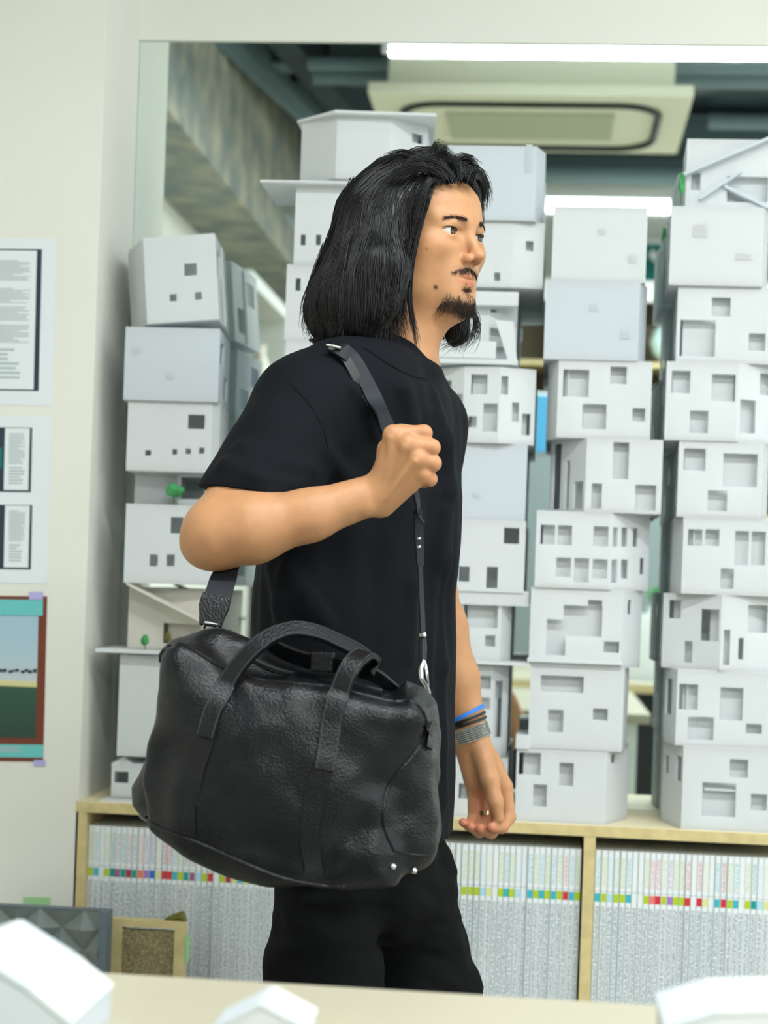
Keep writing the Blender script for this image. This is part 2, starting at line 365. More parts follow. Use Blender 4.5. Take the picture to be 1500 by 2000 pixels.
def lines(x0, x1, y0, y1, step, par, off=.0022, seed=1, dens=1.0):
    rd = random.Random(seed); mb = MB(); y = y0
    while y < y1:
        if rd.random() < dens:
            e_ = x1 - (rd.random() ** 3) * (x1 - x0) * .5
            mb.prism([P(x, yy, YF - off) for x, yy in rect(x0 - .024*(y - y0), y, e_ - .024*(y - y0), y + step * .55)], (0, .0003, 0))
        y += step
    mb.build('text_lines', M['text'], par)
lines(-20, 60, 508, 548, 3.4, po); lines(-20, 60, 562, 590, 3.4, po, seed=2); lines(-20, 57, 598, 626, 3.6, po, seed=3); lines(-20, 57, 634, 670, 3.6, po, seed=4); lines(-20, 40, 680, 740, 9, po, seed=5)
p2s = sheet('printed_sheet', rect(-60, 812, 101, 1138), 'white sheet with two small dark framed pages, middle of the pier', 'paper')
quad(rect(-60, 812, 101, 1138), .001, 'sheet', M['paper'], p2s)
for yy, s_ in ((834, 11), (985, 23)):
    quad(rect(-60, yy, 63, yy + 126), .0014, 'page_border', M['ink'], p2s)
    quad(rect(10, yy + 2, 58, yy + 123), .0018, 'page', M['page'], p2s)
    if yy == 834: quad(rect(-40, yy + 40, 4, yy + 80), .0018, 'picture', M['teal_ink'], p2s)
    lines(18, 50, yy + 12, yy + 70, 3.6, p2s, seed=s_); lines(18, 48, yy + 78, yy + 112, 6, p2s, seed=s_ + 1)
M['brown'] = paper_mat('brown_print', lin(116, 62, 44)); M['aqua'] = paper_mat('aqua_print', lin(108, 194, 194))
mp = bpy.data.materials.new('field_picture'); mp.use_nodes = True; nt = mp.node_tree; N = nt.nodes
tc = N.new('ShaderNodeTexCoord'); cr = N.new('ShaderNodeValToRGB'); sp = N.new('ShaderNodeSeparateXYZ'); nt.links.new(tc.outputs['Generated'], sp.inputs[0]); nt.links.new(sp.outputs[2], cr.inputs[0])
E = cr.color_ramp.elements; E[0].position = 0; E[0].color = lin(30, 62, 52); E[1].position = 1; E[1].color = lin(160, 192, 208)
for p_, c_ in ((.40, (34, 80, 58)), (.425, (44, 84, 60)), (.43, (206, 200, 140)), (.47, (214, 208, 160)), (.48, (190, 200, 205)), (.7, (170, 198, 212))):
    e = E.new(p_); e.color = lin(*c_)
nt.links.new(cr.outputs[0], N['Principled BSDF'].inputs['Base Color']); N['Principled BSDF'].inputs['Roughness'].default_value = .4
pp = sheet('poster', rect(-60, 1164, 92, 1486), 'brown bordered poster of a green field under blue sky', 'poster')
quad(rect(-60, 1163, 92, 1486), .001, 'border', M['brown'], pp)
quad(rect(-60, 1170, 84, 1201), .0014, 'title_band', M['aqua'], pp)
quad(rect(-60, 1202, 75, 1440), .0014, 'picture', mp, pp)
quad(rect(-60, 1453, 85, 1478), .0014, 'caption_band', M['aqua'], pp)
lines(0, 46, 1458, 1470, 4, pp, off=.0018, seed=9)
mb = MB()
rd = random.Random(4)
for i in range(9):
    x_ = i * 8 + rd.random()*4; mb.prism([P(x, y, YF - .002) for x, y in rect(x_ - 3, 1306 + rd.random()*4, x_ + 4, 1311 + rd.random()*5)], (0, .0003, 0))
mb.build('distant_birds', M['ink'], pp)
M['tape'] = mat('lilac_tape', lin(176, 172, 222), .5); M['gtape'] = mat('green_tape', lin(160, 208, 150), .5)
for (x0, y0, x1, y1), l in (((57, 1156, 84, 1171), 'strip of lilac tape on the poster top corner'), ((66, 1484, 88, 1496), 'strip of lilac tape on the poster bottom corner')):
    o = quad(rect(x0, y0, x1, y1), .0026, 'tape_strip', M['tape'], None); tag(o, l, 'tape')
# ================================================================== WHITE HOUSE MODELS, stacked in towers on the shelf
TW = .004
def panel_geo(mb, A, B, z0, z1, holes, n):
    """vertical panel from A to B (XY) with rectangular holes [(s0, zlo, s1, zhi)], thickness TW along -n"""
    A = Vector((A[0], A[1], 0)); B = Vector((B[0], B[1], 0)); ln_ = (B - A).length; e = (B - A) / ln_
    hs = []
    for s0, a, s1, b_ in holes:
        s0, s1 = max(.0025, min(s0, s1)), min(ln_ - .0025, max(s0, s1)); a, b_ = max(z0 + .002, min(a, b_)), min(z1 - .002, max(a, b_))
        if s1 - s0 > .002 and b_ - a > .002: hs.append((s0, a, s1, b_))
    xs = sorted({0, ln_} | {h[0] for h in hs} | {h[2] for h in hs}); zs = sorted({z0, z1} | {h[1] for h in hs} | {h[3] for h in hs})
    solid = lambda i, j: 0 <= i < len(xs)-1 and 0 <= j < len(zs)-1 and not any(h[0] < (xs[i]+xs[i+1])/2 < h[2] and h[1] < (zs[j]+zs[j+1])/2 < h[3] for h in hs)
    n = Vector((n[0], n[1], 0)) * TW
    pt = lambda i, j, k: A + e * xs[i] + Vector((0, 0, zs[j])) - n * k
    for i in range(len(xs)-1):
        for j in range(len(zs)-1):
            if not solid(i, j): continue
            mb.add([pt(i,j,0), pt(i+1,j,0), pt(i+1,j+1,0), pt(i,j+1,0)], [(0,1,2,3)]); mb.add([pt(i,j,1), pt(i+1,j,1), pt(i+1,j+1,1), pt(i,j+1,1)], [(3,2,1,0)])
            for (di, dj), (a, c) in {(-1,0): ((i,j),(i,j+1)), (1,0): ((i+1,j+1),(i+1,j)), (0,-1): ((i+1,j),(i,j)), (0,1): ((i,j+1),(i+1,j+1))}.items():
                if not solid(i+di, j+dj): mb.add([pt(*a,0), pt(*c,0), pt(*c,1), pt(*a,1)], [(0,1,2,3)])
def raw(mb, name, mt, par):           # no recalculation of normals (panels are already closed)
    me = mesh_from(name, mb.v, mb.f); bm = bmesh.new(); bm.from_mesh(me); bmesh.ops.remove_doubles(bm, verts=bm.verts, dist=1e-5)
    bmesh.ops.recalc_face_normals(bm, faces=bm.faces); bm.to_mesh(me); bm.free(); return link(name, me, mt, par)
def zpx(x, y, Y): return P(x, y, Y).z
def house(label, chain, yt, yb=None, zb=None, Y0=3.235, D=.19, wins=(), marks=(), mt='board', roof=0, open_top=False, tilt=0, extras=None, name='house_model', deep=False, back=.5):
    """chain: [(pixel x, depth offset)] of the visible facets from left to right"""
    xc = (chain[0][0] + chain[-1][0]) / 2
    if zb is None: zb = zpx(xc, yb, Y0)
    ym = (yt + (yb if yb else yt + 150)) / 2
    pts = [(P(x, ym, Y0 + d).x, Y0 + d) for x, d in chain]
    z1 = zpx(xc, yt, Y0) if yt is not None else zb + .14
    root = empty(name, ((pts[0][0] + pts[-1][0]) / 2, Y0 + D/2, zb)); tag(root, label, 'house model', 'white paper house models stacked in towers on the bookshelf')
    YE = min(Y0 + D, YM - .012)
    mt = M[mt]
    bx_ = lambda i: .55 * pts[i][0] + .45 * P(chain[i][0], ym, YE).x
    full = pts + [(bx_(-1), YE), (bx_(0), YE)]
    if full[len(pts)][1] - pts[-1][1] < .01: full.pop(len(pts))
    cxy = Vector((sum(p[0] for p in full)/len(full), sum(p[1] for p in full)/len(full), 0))
    tz = z1 - (0 if open_top else TW)
    for i in range(len(full)):
        A, B = full[i], full[(i+1) % len(full)]; d = Vector((B[0]-A[0], B[1]-A[1], 0)); n = Vector((d.y, -d.x, 0)).normalized()
        hs = []
        if i < len(pts) - 1:
            for (x0, y0, x1, y1) in wins:
                if chain[i][0] <= (x0+x1)/2 < chain[i+1][0]:
                    a = PL(x0, (y0+y1)/2, A, B); b_ = PL(x1, (y0+y1)/2, A, B); zt_ = PL((x0+x1)/2, y0, A, B).z; zl = PL((x0+x1)/2, y1, A, B).z
                    hs.append(((Vector((a.x, a.y, 0)) - Vector((A[0], A[1], 0))).dot(d.normalized()), zl, (Vector((b_.x, b_.y, 0)) - Vector((A[0], A[1], 0))).dot(d.normalized()), zt_))
        elif back and d.length > .05:
            L_ = d.length; h_ = z1 - zb
            hs = [(L_*.14, zb + h_*.55, L_*.14 + L_*back*.6, zb + h_*.85), (L_*.55, zb + h_*.14, L_*.55 + L_*back*.6, zb + h_*.45)]
        mb = MB(); panel_geo(mb, A, B, zb + TW, tz, hs, n); raw(mb, 'wall_panel', mt, root)
    poly = lambda z: [(p[0], p[1], z) for p in full]
    MB().prism(poly(zb), (0, 0, TW)).build('floor_plate', mt, root)
    if not open_top:
        pr = [(cxy.x + (p[0]-cxy.x) * (1 + roof), cxy.y + (p[1]-cxy.y) * (1 + roof) if roof == 0 else max(YF+.004, cxy.y + (p[1]-cxy.y) * (1 + roof*.5)), tz) for p in full]
        pr = [(x_, min(y_, YM - .008), z_) for x_, y_, z_ in pr]
        MB().prism(pr, (0, 0, TW)).build('roof_plate', mt, root)
    x0, x1 = min(p[0] for p in full), max(p[0] for p in full)
    # added partitions behind the openings; shallow ones catch light and look pale
    if wins and not extras == 'noin':
        if deep:
            ymid = Y0 + D * .55
            MB().box((x0 + .006, ymid, zb + TW), (x1 - .006, ymid + .003, tz)).build('added_inner_wall', mt, root)
        else:
            gap = .020
            for i in range(len(pts) - 1):
                A, B = Vector((*full[i], 0)), Vector((*full[i+1], 0)); d = (B - A).normalized(); n = Vector((d.y, -d.x, 0))
                A2, B2 = A - n * gap + d * .012, B - n * gap - d * .006
                if (B2 - A2).dot(d) < .006: continue
                MB().obox(A2 + Vector((0, 0, zb + TW)), B2 - A2, -n * .002, (0, 0, tz - zb - TW)).build('added_inner_wall', mt, root)
    for (a, b_, c, d_) in marks:
        v0 = P(a, b_, Y0); v1 = P(c, d_, Y0)
        MB().box((v0.x, Y0 - .0012, v1.z), (v1.x, Y0, v0.z)).build('blank_patch', mt, root)
    if tilt:
        root.rotation_euler = (0, tilt, 0)
    return root, z1
def plate(par, x0, y0, x1, y1, Yf, depth, name='slab', mt='board', dz=None):
    a = P(x0, y0, Yf); b_ = P(x1, y1, Yf)
    return MB().box((a.x, Yf, min(a.z, b_.z)), (b_.x, min(Yf + depth, YM - .008), max(a.z, b_.z))).build(name, M[mt], par)
def poly_part(par, pts, off, name='roof_plate', mt='board'):
    return MB().prism(pts, off).build(name, M[mt], par)
def mini_tree(x, y0, y1, Y, mt, label, r=None, par=None):
    a = P(x, y1, Y); b_ = P(x, y0, Y); h = b_.z - a.z; r = r or h * .28
    t = par or empty('model_tree', (a.x, Y, a.z))
    if not par: tag(t, label, 'model tree', 'tiny model trees')
    MB().tube([a, a + Vector((0, 0, h*.4))], .0012, 6).build('trunk', M['olive'], t)
    bm = bmesh.new(); bmesh.ops.create_icosphere(bm, subdivisions=2, radius=1)
    for v in bm.verts:
        k = 1 + random.uniform(-.22, .22); v.co = Vector((v.co.x*r*k, v.co.y*r*k, v.co.z*h*.36*k)) + a + Vector((0, 0, h*.64))
    me = bpy.data.meshes.new('crown'); bm.to_mesh(me); bm.free(); link('crown', me, M[mt], t); return t

# ---------------- tower A, beside the pier
e, z = house('small white gabled house on a wide plate at the foot of the pier tower', [(216, 0), (262, 0), (340, .01)], 1492, zb=ZS + .005, Y0=3.245, D=.13, deep=True, wins=[(223, 1507, 251, 1529)], back=0)
plate(e, 196, 1562, 345, 1583, 3.205, .2, 'base_plate')
g = P(216, 1494, 3.245); g1 = P(262, 1494, 3.245); k_ = P(240, 1478, 3.245)
poly_part(e, [g, g1, k_], (0, .12, 0), 'gable')
zA = z + .014
e, z = house('white model with flared closed walls under a wide thin plate, pier tower', [(232, .0), (300, 0), (385, .01)], 1282, zb=zA, Y0=3.235, D=.19, back=0)
plate(e, 186, 1266, 380, 1281, 3.212, .21, 'base_plate'); zA = z + .012
e, z = house('cream lit model with a steep slanting roof board and tiny trees', [(250, .03), (310, .03), (400, .02)], 1150, zb=zA, Y0=3.24, D=.17, mt='board_w', wins=[(318, 1218, 392, 1258)], back=0)
a = P(247, 1138, 3.222); b2 = P(402, 1216, 3.222)
poly_part(e, [a, b2, b2 + Vector((0, 0, -.004)), a + Vector((0, 0, -.004))], (0, .06, 0), 'slanting_roof', 'board_w')
mini_tree(283, 1240, 1268, 3.222, 'green', 'tiny bright green model tree on the plate beside the pier tower')
mini_tree(327, 1236, 1262, 3.222, 'olive', 'tiny olive model tree close above the bag, pier tower')
zA = max(z, a.z)
e, z = house('white boxy model with one upper and two lower square windows, behind the elbow', [(244, 0), (424, .008)], 986, zb=zA, Y0=3.225, deep=True, wins=[(333, 1010, 358, 1042), (292, 1083, 308, 1106), (325, 1083, 341, 1106)]); zA = z
e, z = house('low open white terrace model with a dotted bush, pier tower', [(262, .06), (345, .075), (346, .05), (418, .03)], 922, zb=zA, Y0=3.235, D=.15, extras='noin', wins=[(352, 930, 400, 975)]); zA = z
t = mini_tree(339, 944, 984, 3.245, 'green', 'round dotted green model bush on the open terrace', r=.016)
e, z = house('white model with one dark window and a row of four tiny ones', [(248, 0), (412, 0), (428, .03)], 784, zb=zA, Y0=3.225, deep=True, wins=[(367, 810, 400, 838), (283, 879, 295, 890), (336, 877, 346, 888), (362, 876, 373, 887), (388, 874, 399, 886)], back=0); zA = z
e, z = house('pale grey closed model box with two faint patches, pier tower', [(243, 0), (427, 0)], 640, zb=zA, Y0=3.218, D=.2, mt='board_b', marks=[(260, 678, 275, 692), (326, 728, 339, 741)]); zA = z
def unrot(px, c, ang):
    return [(c[0] + (x-c[0])*math.cos(ang) - (y-c[1])*math.sin(ang), c[1] + (x-c[0])*math.sin(ang) + (y-c[1])*math.cos(ang)) for x, y in px]
tl = math.radians(-5.0); cc = (362, 632)
ws = []
for (x0, y0, x1, y1) in ((359, 517, 384, 541), (331, 577, 345, 591), (380, 573, 394, 588)):
    (cx2, cy2), = unrot([((x0+x1)/2, (y0+y1)/2)], cc, -tl); ws.append((cx2-(x1-x0)/2, cy2-(y1-y0)/2, cx2+(x1-x0)/2, cy2+(y1-y0)/2))
e, z = house('tilted white model with three square windows on top of the pier tower', [(264, .10), (291, 0), (431, .0)], 462, zb=zA + .010, Y0=3.225, D=.2, deep=True, wins=ws, tilt=tl, mt='board')
# ---------------- tower B, behind the head (left part)
zB = ZS
hid = [('white model box at the foot of the tower behind the man', 1440), ('second white model box up, hidden behind the man', 1290), ('third white model box up, behind the man', 1140), ('fourth white model box up, behind the man', 990), ('fifth white model box up, behind the shoulder', 840)]
for i, (l, yt) in enumerate(hid):
    e, zB = house(l, [(560 + 4*i, 0), (700 + 3*i, 0)], yt, zb=zB, Y0=3.235, D=.19, mt=('board', 'board_b')[i % 2], wins=[(590, yt + 40, 620, yt + 75)])
e, zB = house('low white model block just above the shoulder', [(556, 0), (690, 0)], 666, zb=zB, Y0=3.23, D=.19)
e, zB = house('white model with a narrow slit window behind the long hair', [(558, 0), (640, 0), (760, .01)], 518, zb=zB, Y0=3.235, deep=True, wins=[(577, 543, 587, 568)], back=0)
e, zB = house('white model with two tiny windows under a jutting roof, behind the hair', [(576, .0), (645, 0), (770, .01)], 358, zb=zB, Y0=3.235, deep=True, wins=[(587, 458, 597, 479), (617, 458, 627, 479)], back=0)
plate(e, 508, 351, 690, 358, 3.21, .2, 'roof_plate'); zB += .006
e, zB = house('tallest white model with a wide flat roof, behind the top of the head', [(588, .05), (657, 0), (762, 0), (834, .06)], 222, zb=zB, Y0=3.225, D=.2, wins=[(805, 262, 826, 280)], back=.3)
a = P(572, 216, 3.22); b2 = P(655, 213, 3.205); c = P(852, 237, 3.205)
poly_part(e, [(a.x, 3.28, zB - .004), (b2.x, 3.205, zB - .004), (c.x, 3.205, zB - .008), (c.x - .02, 3.44, zB - .004), (a.x, 3.44, zB - .004)], (0, 0, .005), 'roof_plate')
# ---------------- tower C, right of the face
zC_ = ZS
e, zC_ = house('white model at the foot of the tower behind the hanging hand', [(886, 0), (990, 0)], 1480, zb=zC_, Y0=3.235, D=.19, wins=[(896, 1530, 915, 1560)])
e, zC_ = house('narrow layered white model behind the wrist watch', [(905, .0), (960, 0), (992, .03)], 1300, zb=zC_, Y0=3.24, D=.18, wins=[(912, 1320, 962, 1345), (912, 1362, 960, 1385), (966, 1330, 982, 1440)])
e, z = house('white model with a wide window and a small one, behind the forearm', [(898, 0), (977, 0), (998, .03)], 1158, zb=zC_ + .008, Y0=3.232, D=.19, wins=[(905, 1176, 972, 1226), (947, 1240, 967, 1263)])
plate(e, 898, 1289, 1029, 1301, 3.212, .2, 'base_plate'); plate(e, 893, 1150, 1033, 1185, 3.226, .012, 'parapet'); zC_ = z + .002
e, zC_ = house('white model with three corner windows behind the back of the shirt', [(880, 0), (1025, 0)], 1016, zb=zC_, Y0=3.222, D=.2, deep=True, wins=[(984, 1031, 1014, 1062), (896, 1106, 917, 1136), (950, 1107, 972, 1149)])
e, zC_ = house('plain closed white model box beside the chest', [(872, 0), (1028, 0)], 866, zb=zC_, Y0=3.23, D=.19, mt='board_b', marks=[(926, 962, 938, 972)])
e, zC_ = house('faceted white model with many framed windows, right of the collar', [(838, .05), (905, .008), (975, 0), (1045, .03)], 716, zb=zC_, Y0=3.215, D=.2, wins=[(920, 731, 952, 770), (977, 734, 993, 771), (866, 743, 882, 760), (868, 770, 903, 815), (943, 788, 990, 843), (1000, 786, 1014, 824), (914, 813, 931, 835), (1019, 808, 1036, 850)])
e, z = house('open white terrace model with low parapets under the beard', [(850, .06), (1000, .06)], 670, zb=zC_, Y0=3.22, D=.17, open_top=True)
plate(e, 848, 664, 968, 700, 3.222, .01, 'parapet'); plate(e, 848, 699, 1011, 712, 3.215, .2, 'base_plate'); zC_ = z
a = P(968, 625, 3.23); b2 = P(1003, 628, 3.23); c = P(1010, 705, 3.23); d = P(992, 705, 3.23)
poly_part(e, [a, b2, c, d], (0, .004, 0), 'slanting_wall')
e, zC_ = house('stepped white model with overhanging corner below the mouth', [(870, .02), (955, .02), (1010, .05)], 560, zb=zC_, Y0=3.228, D=.18, wins=[(956, 604, 971, 611), (925, 640, 990, 666)])
plate(e, 900, 568, 1012, 597, 3.224, .02, 'overhang')
e, zC_ = house('white model with a small square window beside the nose', [(880, 0), (1000, 0), (1062, .012)], 432, zb=zC_ , Y0=3.228, D=.19, wins=[(1027, 471, 1042, 491), (965, 532, 977, 549)])
e, zC_ = house('large blank white model with a side fin, right of the forehead', [(872, 0), (1046, 0), (1064, .05)], 285, zb=zC_, Y0=3.22, D=.2, mt='board_b', marks=[(1028, 283, 1038, 336)])
# ---------------- tower D, middle right
zD = ZS
e, zD = house('white model with deep notch and two windows at the foot of the middle right tower', [(1007, .0), (1183, 0), (1226, .10)], 1466, zb=zD, Y0=3.212, D=.2, wins=[(1092, 1490, 1120, 1535), (1041, 1532, 1068, 1575), (1010, 1470, 1056, 1513), (1194, 1466, 1203, 1490)])
plate(e, 1008, 1435, 1033, 1463, 3.206, .12, 'overhang'); zD += .001
e, zD = house('white model with a long slot and two windows, second from the shelf, middle right tower', [(1034, 0), (1217, 0), (1226, .1)], 1302, zb=zD, Y0=3.216, D=.19, wins=[(1056, 1320, 1140, 1352), (1070, 1386, 1100, 1430), (1158, 1384, 1187, 1407)])
e, zD = house('white model with a stepped opening, third from the shelf, middle right tower', [(1035, .0), (1214, 0), (1252, .07)], 1150, zb=zD, Y0=3.216, D=.2, wins=[(1100, 1183, 1176, 1243), (1067, 1210, 1105, 1280), (1148, 1172, 1176, 1200), (1179, 1253, 1212, 1275), (1226, 1172, 1234, 1200)])
plate(e, 1030, 1284, 1216, 1299, 3.205, .012, 'base_plate')
e, zD = house('white model with two rows of square windows and an angled right face', [(1046, 0), (1192, 0), (1268, .07)], 1000, zb=zD, Y0=3.212, D=.2, wins=[(1056, 1025, 1084, 1063), (1089, 1026, 1117, 1065), (1159, 1028, 1188, 1067), (1197, 1030, 1207, 1068), (1214, 1030, 1226, 1068), (1236, 1032, 1246, 1068), (1086, 1089, 1115, 1127), (1121, 1090, 1150, 1137), (1157, 1092, 1186, 1130), (1194, 1093, 1206, 1138), (1213, 1093, 1227, 1130), (1250, 1090, 1258, 1122)])
e, zD = house('white model with tall narrow windows and an open left corner', [(1074, .09), (1144, 0), (1293, 0)], 856, zb=zD, Y0=3.212, D=.2, wins=[(1197, 864, 1228, 936), (1155, 944, 1175, 998), (1240, 947, 1281, 1002), (1080, 862, 1095, 995), (1104, 900, 1112, 995), (1120, 940, 1138, 995)])
e, zD = house('white model with four square windows of mixed size, middle right tower', [(1069, .06), (1089, 0), (1272, 0)], 704, zb=zD, Y0=3.218, D=.2, wins=[(1100, 722, 1150, 775), (1192, 716, 1224, 750), (1137, 789, 1184, 838), (1235, 797, 1260, 823)])
e, zD = house('blank white model box with a grey right side, second from top of middle right tower', [(1064, 0), (1248, 0), (1262, .05)], 550, zb=zD, Y0=3.215, D=.2, mt='board_b', marks=[(1153, 594, 1168, 608), (1214, 645, 1231, 662)])
e, zD = house('blank white model box on top of the middle right tower', [(1079, 0), (1263, 0)], 404, zb=zD, Y0=3.22, D=.2, marks=[(1169, 446, 1184, 459), (1228, 498, 1244, 515)])
# ---------------- tower E, far right
zE = ZS
e, zE = house('white model with a garage opening at the foot of the right tower', [(1293, .10), (1333, 0), (1530, 0)], 1460, zb=zE, Y0=3.208, D=.21, wins=[(1425, 1483, 1461, 1519), (1371, 1529, 1437, 1595), (1466, 1551, 1498, 1583), (1298, 1475, 1306, 1510), (1320, 1476, 1331, 1526)])
plate(e, 1376, 1540, 1437, 1546, 3.212, .05, 'canopy')
e, zE = house('white model with a chequer of four windows, second from the shelf, right tower', [(1298, .07), (1321, 0), (1528, 0)], 1310, zb=zE, Y0=3.215, D=.2, wins=[(1323, 1336, 1363, 1386), (1406, 1343, 1451, 1407), (1343, 1400, 1394, 1445), (1457, 1414, 1488, 1433), (1300, 1325, 1312, 1395)])
e, zE = house('folded white model with angled facets, third from the shelf, right tower', [(1294, .05), (1365, .02), (1408, 0), (1456, .012), (1535, .05)], 1162, zb=zE, Y0=3.212, D=.21, wins=[(1366, 1190, 1404, 1252), (1336, 1252, 1352, 1294), (1413, 1230, 1426, 1299), (1442, 1246, 1455, 1288), (1461, 1182, 1500, 1236), (1306, 1172, 1330, 1208)])
e, zE = house('white model with paired upper windows, fourth from the shelf, right tower', [(1312, .07), (1333, 0), (1535, 0)], 1012, zb=zE, Y0=3.215, D=.2, wins=[(1344, 1034, 1372, 1066), (1377, 1034, 1405, 1066), (1435, 1037, 1462, 1104), (1467, 1038, 1495, 1104), (1407, 1110, 1433, 1150)])
e, zE = house('white model with one large window and a tiny dark one, right tower', [(1324, 0), (1488, 0), (1500, .05)], 862, zb=zE, Y0=3.215, D=.2, wins=[(1336, 876, 1378, 919), (1412, 886, 1479, 951), (1382, 958, 1420, 998)])
e, zE = house('white model with four scattered windows and a bent right face, right tower', [(1300, 0), (1441, 0), (1530, .05)], 708, zb=zE, Y0=3.212, D=.21, wins=[(1312, 724, 1348, 768), (1390, 731, 1436, 784), (1347, 802, 1383, 846), (1445, 781, 1476, 846), (1484, 730, 1510, 772)])
e, zE = house('white model with three square windows, third from top, right tower', [(1322, 0), (1535, 0)], 560, zb=zE, Y0=3.22, D=.2, wins=[(1390, 581, 1427, 618), (1328, 625, 1397, 696), (1462, 651, 1495, 685)])
e, zE = house('blank white model box under the sloping roofed one, right tower', [(1309, 0), (1490, 0), (1500, .05)], 404, zb=zE, Y0=3.212, D=.21, marks=[(1355, 438, 1382, 464), (1437, 495, 1468, 508)])
e, z = house('white model with crossing sloped roof boards on top of the right tower', [(1340, .03), (1540, .03)], 264, zb=zE, Y0=3.22, D=.18, wins=[(1350, 338, 1368, 372), (1420, 345, 1500, 395)])
for (x0, y0, x1, y1, dy) in ((1333, 338, 1540, 250, .0), (1368, 384, 1450, 330, .006), (1415, 360, 1505, 404, .012)):
    a = P(x0, y0, 3.23 + dy); b2 = P(x1, y1, 3.23 + dy)
    poly_part(e, [a, b2, b2 + Vector((0, 0, -.005)), a + Vector((0, 0, -.005))], (0, .05, 0), 'sloping_roof_board', 'board_b')
mini_tree(1330, 335, 398, 3.22, 'green', 'tiny green model tree at the left edge of the topmost right model', r=.006)
# ================================================================== REAR OF THE ROOM (seen in the mirror)
M['brown_in'] = mat('brown_shelf_back', lin(92, 84, 70), .8); M['oak'] = mat('oak_board', lin(196, 180, 132), .6, noise=(10, .08))
M['glaze'] = mat('pale_aqua_glaze', lin(200, 228, 232), .3, .5); M['bisque'] = mat('pale_bisque', lin(232, 226, 214), .6)
YV = 2 * YM - (YB + .34)                       # virtual depth of the bookcase front
def RV(x, y, Y=YV): return MV(P(x, y, Y))
btop = RV(1290, 562).z; cw_ = .38; bx0 = RV(1316, 620).x - cw_ * 3.5; nb2 = 10; bx1 = bx0 + cw_ * nb2 + .02; yb0, yb1 = YB + .005, YB + .33
bk_ = empty('tall_bookcase', ((bx0 + bx1)/2, YB + .17, 0)); tag(bk_, 'tall oak bookcase along the rear wall, seen in the mirror', 'bookcase')
MB().box((bx0, yb0, btop), (bx1, yb1, btop + .03)).build('top_board', M['white_wall'], bk_)
MB().box((bx0, yb1, btop - .07), (bx1, yb1 + .018, btop + .03)).build('fascia', M['white_wall'], bk_)
MB().box((bx0, yb0, .02), (bx1, yb0 + .01, btop)).build('back_panel', M['brown_in'], bk_)
for i in range(nb2 + 1):
    x = bx0 + (bx1 - bx0 - .02) * i / nb2; MB().box((x, yb0 + .01, 0), (x + .02, yb1, btop)).build('upright', M['oak'], bk_)
zr = [btop - .36 * k for k in range(1, 8)]
for z in zr:
    if z > .02: MB().box((bx0 + .02, yb0 + .01, z - .02), (bx1 - .02, yb1 - .005, z)).build('shelf_board', M['oak'], bk_)
def lathe(name, c, prof, mt, label, cat, group=None, n=16):
    v, f = [], []
    for r, z in prof:
        for k in range(n): v.append((c[0] + r*math.cos(2*math.pi*k/n), c[1] + r*math.sin(2*math.pi*k/n), c[2] + z))
    for i in range(len(prof) - 1):
        for k in range(n): f.append((i*n + k, i*n + (k+1) % n, (i+1)*n + (k+1) % n, (i+1)*n + k))
    f.append(tuple(range(n))[::-1]); f.append(tuple((len(prof)-1)*n + k for k in range(n)))
    o = link(name, mesh_from(name, v, f), M[mt], None, True); return tag(o, label, cat, group)
VASE = [(.03, 0), (.055, .05), (.06, .11), (.035, .18), (.02, .22), (.026, .25)]; BALL = [(.03, 0), (.085, .05), (.105, .11), (.085, .17), (.04, .21)]; DISH = [(.05, 0), (.12, .03), (.14, .06)]; BOT = [(.03, 0), (.04, .02), (.04, .15), (.018, .2), (.018, .26)]
ys = (yb0 + yb1) / 2 + .06
def on_shelf(px, row): x = RV(px, 620).x; return (x, ys, zr[row] + .0005)
# wall cabinet on the left wall
def LV(px, py, X):                     # mirror-seen pixel to the plane at X
    d = ray(px, py); t = (X - CAM.x) / d.x; return MV(CAM + d * t)
cz1 = LV(500, 562, -1.15).z; cy1, cy0 = LV(488, 650, -1.15).y, -1.75
wc = empty('wall_cabinet', (-1.3, (cy0 + cy1)/2, cz1 - .8)); tag(wc, 'open white wall cabinet on the left wall, seen in the mirror', 'cabinet')
MB().box((XL, cy0, cz1), (-1.15, cy1, cz1 + .05)).build('top_board', M['white_wall'], wc)
MB().box((XL, cy0, cz1 - .8), (XL + .01, cy1, cz1)).build('back_panel', M['brown_in'], wc)
for z in (.40, .80): MB().box((XL + .01, cy0, cz1 - z), (-1.16, cy1, cz1 - z + .02)).build('shelf_board', M['brown_in'], wc)
for y in (cy0, (cy0 + cy1)/2, cy1 - .02): MB().box((XL + .01, y, cz1 - .8), (-1.16, y + .02, cz1)).build('upright', M['white_wall'], wc)
def in_cab(px, row):
    q = LV(px, 640, -1.24); return (-1.24, q.y, cz1 - .40 * (row + 1) + .0205)
lathe('vase', in_cab(510, 0), VASE, 'bisque', 'cream vase in the upper row of the wall cabinet', 'vase', 'pots in the wall cabinet')
lathe('vase', in_cab(538, 0), VASE, 'glaze', 'white vase beside the cream one in the wall cabinet', 'vase', 'pots in the wall cabinet')
lathe('dish', in_cab(520, 1), DISH, 'bisque', 'pale flat dish in the lower row of the wall cabinet', 'dish', 'pots in the wall cabinet')
for px, r_, l in ((512, .05, 'white card block on the wall cabinet, left of two in the mirror'), (545, .035, 'small white card block on the wall cabinet, right of two')):
    q = LV(px, 540, -1.28); zt_ = cz1 + .0505
    o = MB().box((-1.28 - r_, q.y - r_, zt_), (-1.28 + r_, q.y + r_, zt_ + r_)).prism([(-1.28 - r_, q.y - r_, zt_ + r_), (-1.28 + r_, q.y - r_, zt_ + r_), (-1.28, q.y - r_, zt_ + r_*1.8)], (0, 2*r_, 0)).build('card_model', M['board'], None); tag(o, l, 'card model')
